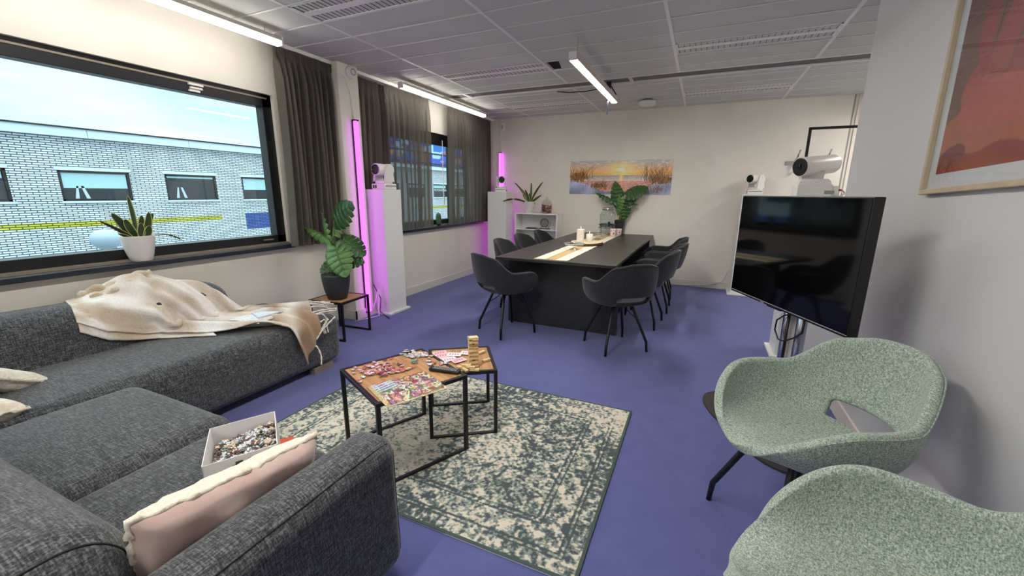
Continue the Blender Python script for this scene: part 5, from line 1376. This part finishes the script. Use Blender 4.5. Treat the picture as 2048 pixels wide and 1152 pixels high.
# remote
t = thing('remote_control', 'black remote control lying on the puzzle table', 'remote', (-1.152, 1.713, ZT), math.atan2(.02, .17)+.03)
vs, fs = rbox(-.086, .086, -.0215, .0215, 0, .017, .008, n=6, seg=3); mesh('body', vs, fs, M['blackplastic'], t, True)
q = B()
for i in range(11):
    for j in range(3):
        x = -.058+.0125*i; q.box(x-.004, x+.004, -.0135+.0125*j-.0035, -.0135+.0125*j+.0035, .0168, .0186)
q.build('buttons', mat('grey_buttons', (150, 150, 150), .6), t)
# cards
cw = mat('card_white', (232, 228, 232), .4); cp_ = mat('card_pink', (226, 176, 186), .4, c2=(236, 206, 212), nscale=30)
for k, (x, y, a, m_, s_, lab) in enumerate([(-1.385, 2.01, .8, cp_, 0, 'pink and white playing card nearest the table corner'), (-1.345, 1.975, .75, cp_, .0015, 'pink playing card half under the others'), (-1.285, 2.02, .35, cw, .004, 'white playing card lying across the middle of the spread'),
        (-1.225, 2.075, .2, cw, .003, 'white playing card closest to the block tower'), (-1.275, 1.945, 1.0, cw, .002, 'white playing card fanned at the near side of the spread'), (-1.215, 1.955, 1.1, cp_, .0035, 'pink and white playing card at the right end of the spread'), (-1.31, 1.93, .9, cw, .0005, 'white playing card lowest in the spread, toward the larger table')]):
    t = thing('playing_card', lab, 'card', (x, y, .4025+s_), a, 'playing cards')
    bevel(B().box(-.044, .044, -.030, .030, 0, .0008).build('face', m_, t), .0003)
    q = B().box(-.040, .040, .024, .026, .0008, .001)
    for i in range(4): q.box(-.03+.016*i, -.022+.016*i, -.01, .01, .0008, .001)
    q.build('print', mat('card_ink', (190, 120, 136), .5) if k == 0 else bpy.data.materials['card_ink'], t)
# block tower
bl_w, bl_l, bl_h = .0172, .0530, .0118
tb = B().box(-bl_l/2, bl_l/2, -bl_w/2, bl_w/2, 0, bl_h); BM = mesh('wooden_block', tb.v, tb.f, [M['pine'], M['pineend']], None, False, [0, 0, 0, 0, 1, 1])
bevel(BM, .0007, 1)
first = [True]
def block(x, y, z, rz, label, group, rx=0, ry=0):
    o = BM if first[0] else BM.copy()
    if not first[0]: COL.objects.link(o)
    first[0] = False; o.location = (x, y, z); o.rotation_euler = (rx, ry, rz); return tag(o, label, 'block', group)
cx, cy, A = -1.101, 1.928, math.radians(38); rr = random.Random(4)
names_ = ['bottom', 'second', 'third', 'fourth', 'fifth', 'sixth', 'seventh', 'eighth', 'ninth', 'tenth', 'eleventh', 'twelfth', 'thirteenth', 'fourteenth', 'top']
for lay in range(15):
    for k in (-1, 0, 1):
        if (lay, k) in ((3, 0), (8, 1), (10, -1), (14, 1)): continue
        a = A+(PI/2 if lay % 2 else 0); off = k*(bl_w+.0006)
        sl = rr.uniform(-.002, .002)+(.009 if (lay, k) in ((13, 1), (11, 0)) else 0)
        x = cx - off*math.sin(a) + sl*math.cos(a); y = cy + off*math.cos(a) + sl*math.sin(a)
        pos = {-1: 'one outer', 0: 'the middle', 1: 'the other outer'}[k]
        block(x, y, .4025+lay*(bl_h+.0001), a+rr.uniform(-.03, .03), 'small pine block, %s one of the %s layer of the tower' % (pos, names_[lay]), 'pine blocks of the tower')
for x, y, z, rz, rx, ry, lab in [(-1.150, 2.115, .4025, 1.25, 0, 0, 'loose pine block behind the tower toward the far table edge'), (-1.066, 2.02, .4025, 1.15, 0, 0, 'loose pine block lying by itself right of the tower'),
        (-1.146, 1.868, .4025, .15, 0, 0, 'fallen pine block at the left of the small pile before the tower'), (-1.118, 1.878, .4155, .45, 0, .05, 'fallen pine block lying on top of the small pile before the tower'),
        (-1.108, 1.848, .4025, -.55, 0, 0, 'fallen pine block at the front of the small pile'), (-1.062, 1.872, .4025, .35, 0, 0, 'fallen pine block at the right of the small pile'), (-1.085, 1.868, .4150, .2, 0, 0, 'fallen pine block bridging two others before the tower')]:
    block(x, y, z, rz, lab, 'loose pine blocks', rx, ry)

# ------------------------------------------------------------------ on the meeting table
ZM = .7503
t = thing('table_runner', 'cream table runner with jute centre stripe and frayed ends on the meeting table', 'runner', (-1.26, 5.2, ZM))
def strip_mesh(x0, x1, z, m, name, nx=12, ny=90, y0=-1.49, y1=1.49, wv=.006):
    vs = []; fs = []
    for j in range(ny+1):
        for i in range(nx+1):
            u = i/nx; v = j/ny; x = x0+(x1-x0)*u; y = y0+(y1-y0)*v
            ed = (abs(u-.5)*2)**6; x += wv*ed*noise.noise(V((u*2, v*60, 1)))*2*(1 if u > .5 else -1)
            vs.append((x, y, z+.0018+.0014*noise.noise(V((x*30, y*12, 4)))))
    for j in range(ny):
        for i in range(nx): a = j*(nx+1)+i; fs.append((a, a+1, a+nx+2, a+nx+1))
    o = mesh(name, vs, fs, m, t, True); s = o.modifiers.new('thickness', 'SOLIDIFY'); s.thickness = .0015; s.offset = 1; return o
strip_mesh(-.165, .165, 0, M['cream'], 'cloth'); strip_mesh(-.05, .05, .0025, M['jute'], 'jute_stripe', nx=4, wv=.002)
q = B(); rr = random.Random(6)
for s in (-1, 1):
    for k in range(34):
        x = -.165+.33*k/33; q.tube([(x, s*1.485, .003), (x+rr.uniform(-.006, .006), s*(1.51+rr.uniform(0, .012)), .003)], .0022, 5)
q.build('fringe', M['cream'], t, True)
def cake_stand(label, x, y, r, h):
    t = thing('cake_stand', label, 'cake stand', (x, y, ZM+.0045), 0, None)
    B().lathe([(r*.5, 0), (r*.45, .006), (r*.16, .02), (r*.10, h*.5), (r*.2, h-.012), (r*.9, h-.004), (r, h+.008), (r, h+.012), (r*.94, h+.002), (.001, h)], n=44, cap=False).build('dish', M['cglass'], t, True)
    B().lathe([(r*.98, h+.006), (r*1.01, h+.009), (r*.98, h+.012)], n=44, cap=False).build('rim', mat('frosted_rim', (214, 220, 216), .2), t, True)
cake_stand('clear glass cake stand on the runner, nearest the viewer', -1.255, 4.50, .115, .06)
cake_stand('clear glass cake stand farther along the runner, behind the candles', -1.27, 5.68, .12, .06)
t = thing('wood_slice_board', 'round bark-edged wood slice carrying two candles', 'board', (-1.262, 5.06, ZM+.0045))
prof = []; n = 48; vs = []
for z, k in ((0, 1), (.012, 1.02), (.030, .99)):
    for i in range(n): a = 2*PI*i/n; r = (.195+.008*math.sin(3*a)+.005*math.sin(7*a))*k; vs.append((r*math.cos(a)*1.0, r*math.sin(a)*1.25, z))
fs = [(j*n+i, j*n+(i+1) % n, (j+1)*n+(i+1) % n, (j+1)*n+i) for j in range(2) for i in range(n)]+[tuple(range(n-1, -1, -1))]
mesh('bark', vs, fs, M['bark'], t, True)
vs = [(x*.975, y*.975, .0305) for x, y, z in vs[2*n:]]; mesh('cut_face', vs+[(x, y, .028) for x, y, z in vs], [tuple(range(n))]+[(i, i+n, (i+1) % n+n, (i+1) % n) for i in range(n)], M['slice'], t)
def candle(label, x, y, w, h, sq=0):
    t = thing('candle', label, 'candle', (x, y, ZM+.0355)); b = B()
    if sq: vs, fs = rbox(-w/2, w/2, -w/2, w/2, 0, h, .006, n=3, seg=3); b.add(vs, fs)
    else: b.lathe([(w/2-.004, 0), (w/2, .004), (w/2, h-.004), (w/2-.004, h)], n=32)
    b.build('wax', M['candle'], t, True)
    B().lathe([(.008, h), (.009, h+.012), (.004, h+.03), (.001, h+.042)], n=12).build('flame_tip', M['candle'], t, True)
candle('taller square white candle on the wood slice', -1.325, 5.02, .078, .155, 1)
candle('shorter round white candle on the wood slice', -1.232, 5.10, .082, .095)
# drink dispenser on wire stand
t = thing('wire_stand', 'round black wire stand under the glass drink dispenser', 'stand', (-1.262, 6.29, ZM+.0045))
q = B(); R_s = .125
q.tube([(R_s*math.cos(2*PI*i/40), R_s*math.sin(2*PI*i/40), .165) for i in range(40)], .0035, 6, closed=True)
q.tube([(R_s*math.cos(2*PI*i/40), R_s*math.sin(2*PI*i/40), .118) for i in range(40)], .003, 6, closed=True)
for k in range(4): a = PI/4+k*PI/2+.3; q.tube([(R_s*math.cos(a), R_s*math.sin(a), 0), (R_s*math.cos(a), R_s*math.sin(a), .175)], .0035, 6)
q.tube([(-R_s, 0, .120), (R_s, 0, .120)], .003, 6).tube([(0, -R_s, .120), (0, R_s, .120)], .003, 6)
q.build('frame', M['blackmetal'], t, True)
t = thing('drink_dispenser', 'clear glass drink dispenser with steel lid and tap', 'dispenser', (-1.262, 6.29, ZM+.130))
B().lathe([(.001, .002), (.085, .0), (.105, .012), (.112, .05), (.112, .19), (.100, .215), (.07, .235), (.068, .25)], n=48, cap=False).build('vessel', M['cglass'], t, True)
b = B()
for s_, z_ in ((-.045, .15), (.045, .15)):
    b.tube([(s_+.035*math.cos(2*PI*i/24), -.106+.01*abs(math.cos(2*PI*i/24)), z_+.04*math.sin(2*PI*i/24)) for i in range(24)], .0025, 5, closed=True)
b.build('embossed_relief', M['cglass'], t, True)
b = B()
for k in range(16): a = 2*PI*k/16; b.box(-.008, .008, -.003, .003, .25, .285, 0) if 0 else b.tube([(.076*math.cos(a), .076*math.sin(a), .252), (.076*math.cos(a), .076*math.sin(a), .288)], .010, 6)
b.lathe([(.078, .25), (.08, .256), (.078, .286), (.06, .29), (.001, .291)], n=40, cap=False).build('lid', M['chrome'], t, True)
B().tube([(.05, -.10, .05), (.06, -.13, .05)], .02, 14).tube([(.058, -.145, .065), (.058, -.145, .02)], .012, 12).box(.043, .073, -.155, -.135, .06, .09).build('tap', M['blackplastic'], t, True)
B().lathe([(.001, .01), (.10, .012), (.109, .02), (.109, .052), (.001, .052)], n=40, cap=False).build('water', glass('still_water', (206, 214, 214), 1.33), t, True)
for x, y, h, lab in ((-1.150, 6.20, .115, 'taller pale pink tumbler in front of the tall black pot'), (-1.10, 6.40, .10, 'shorter pale pink tumbler closest to the black pot')):
    t = thing('tumbler', lab, 'cup', (x, y, ZM+.0045), 0, 'pale pink tumblers')
    B().lathe([(.034, 0), (.038, .004), (.042, h), (.039, h), (.034, .01), (.001, .01)], n=28).build('body', M['pinkglass'], t, True)
    B().box(.010, .022, -.0415, -.036, .04, .06).lathe([(.0425, h*.72), (.0428, h*.76)], n=28, cap=False).build('dark_motif', mat('motif_dark', (70, 50, 60), .5) if h > .11 else bpy.data.materials['motif_dark'], t)
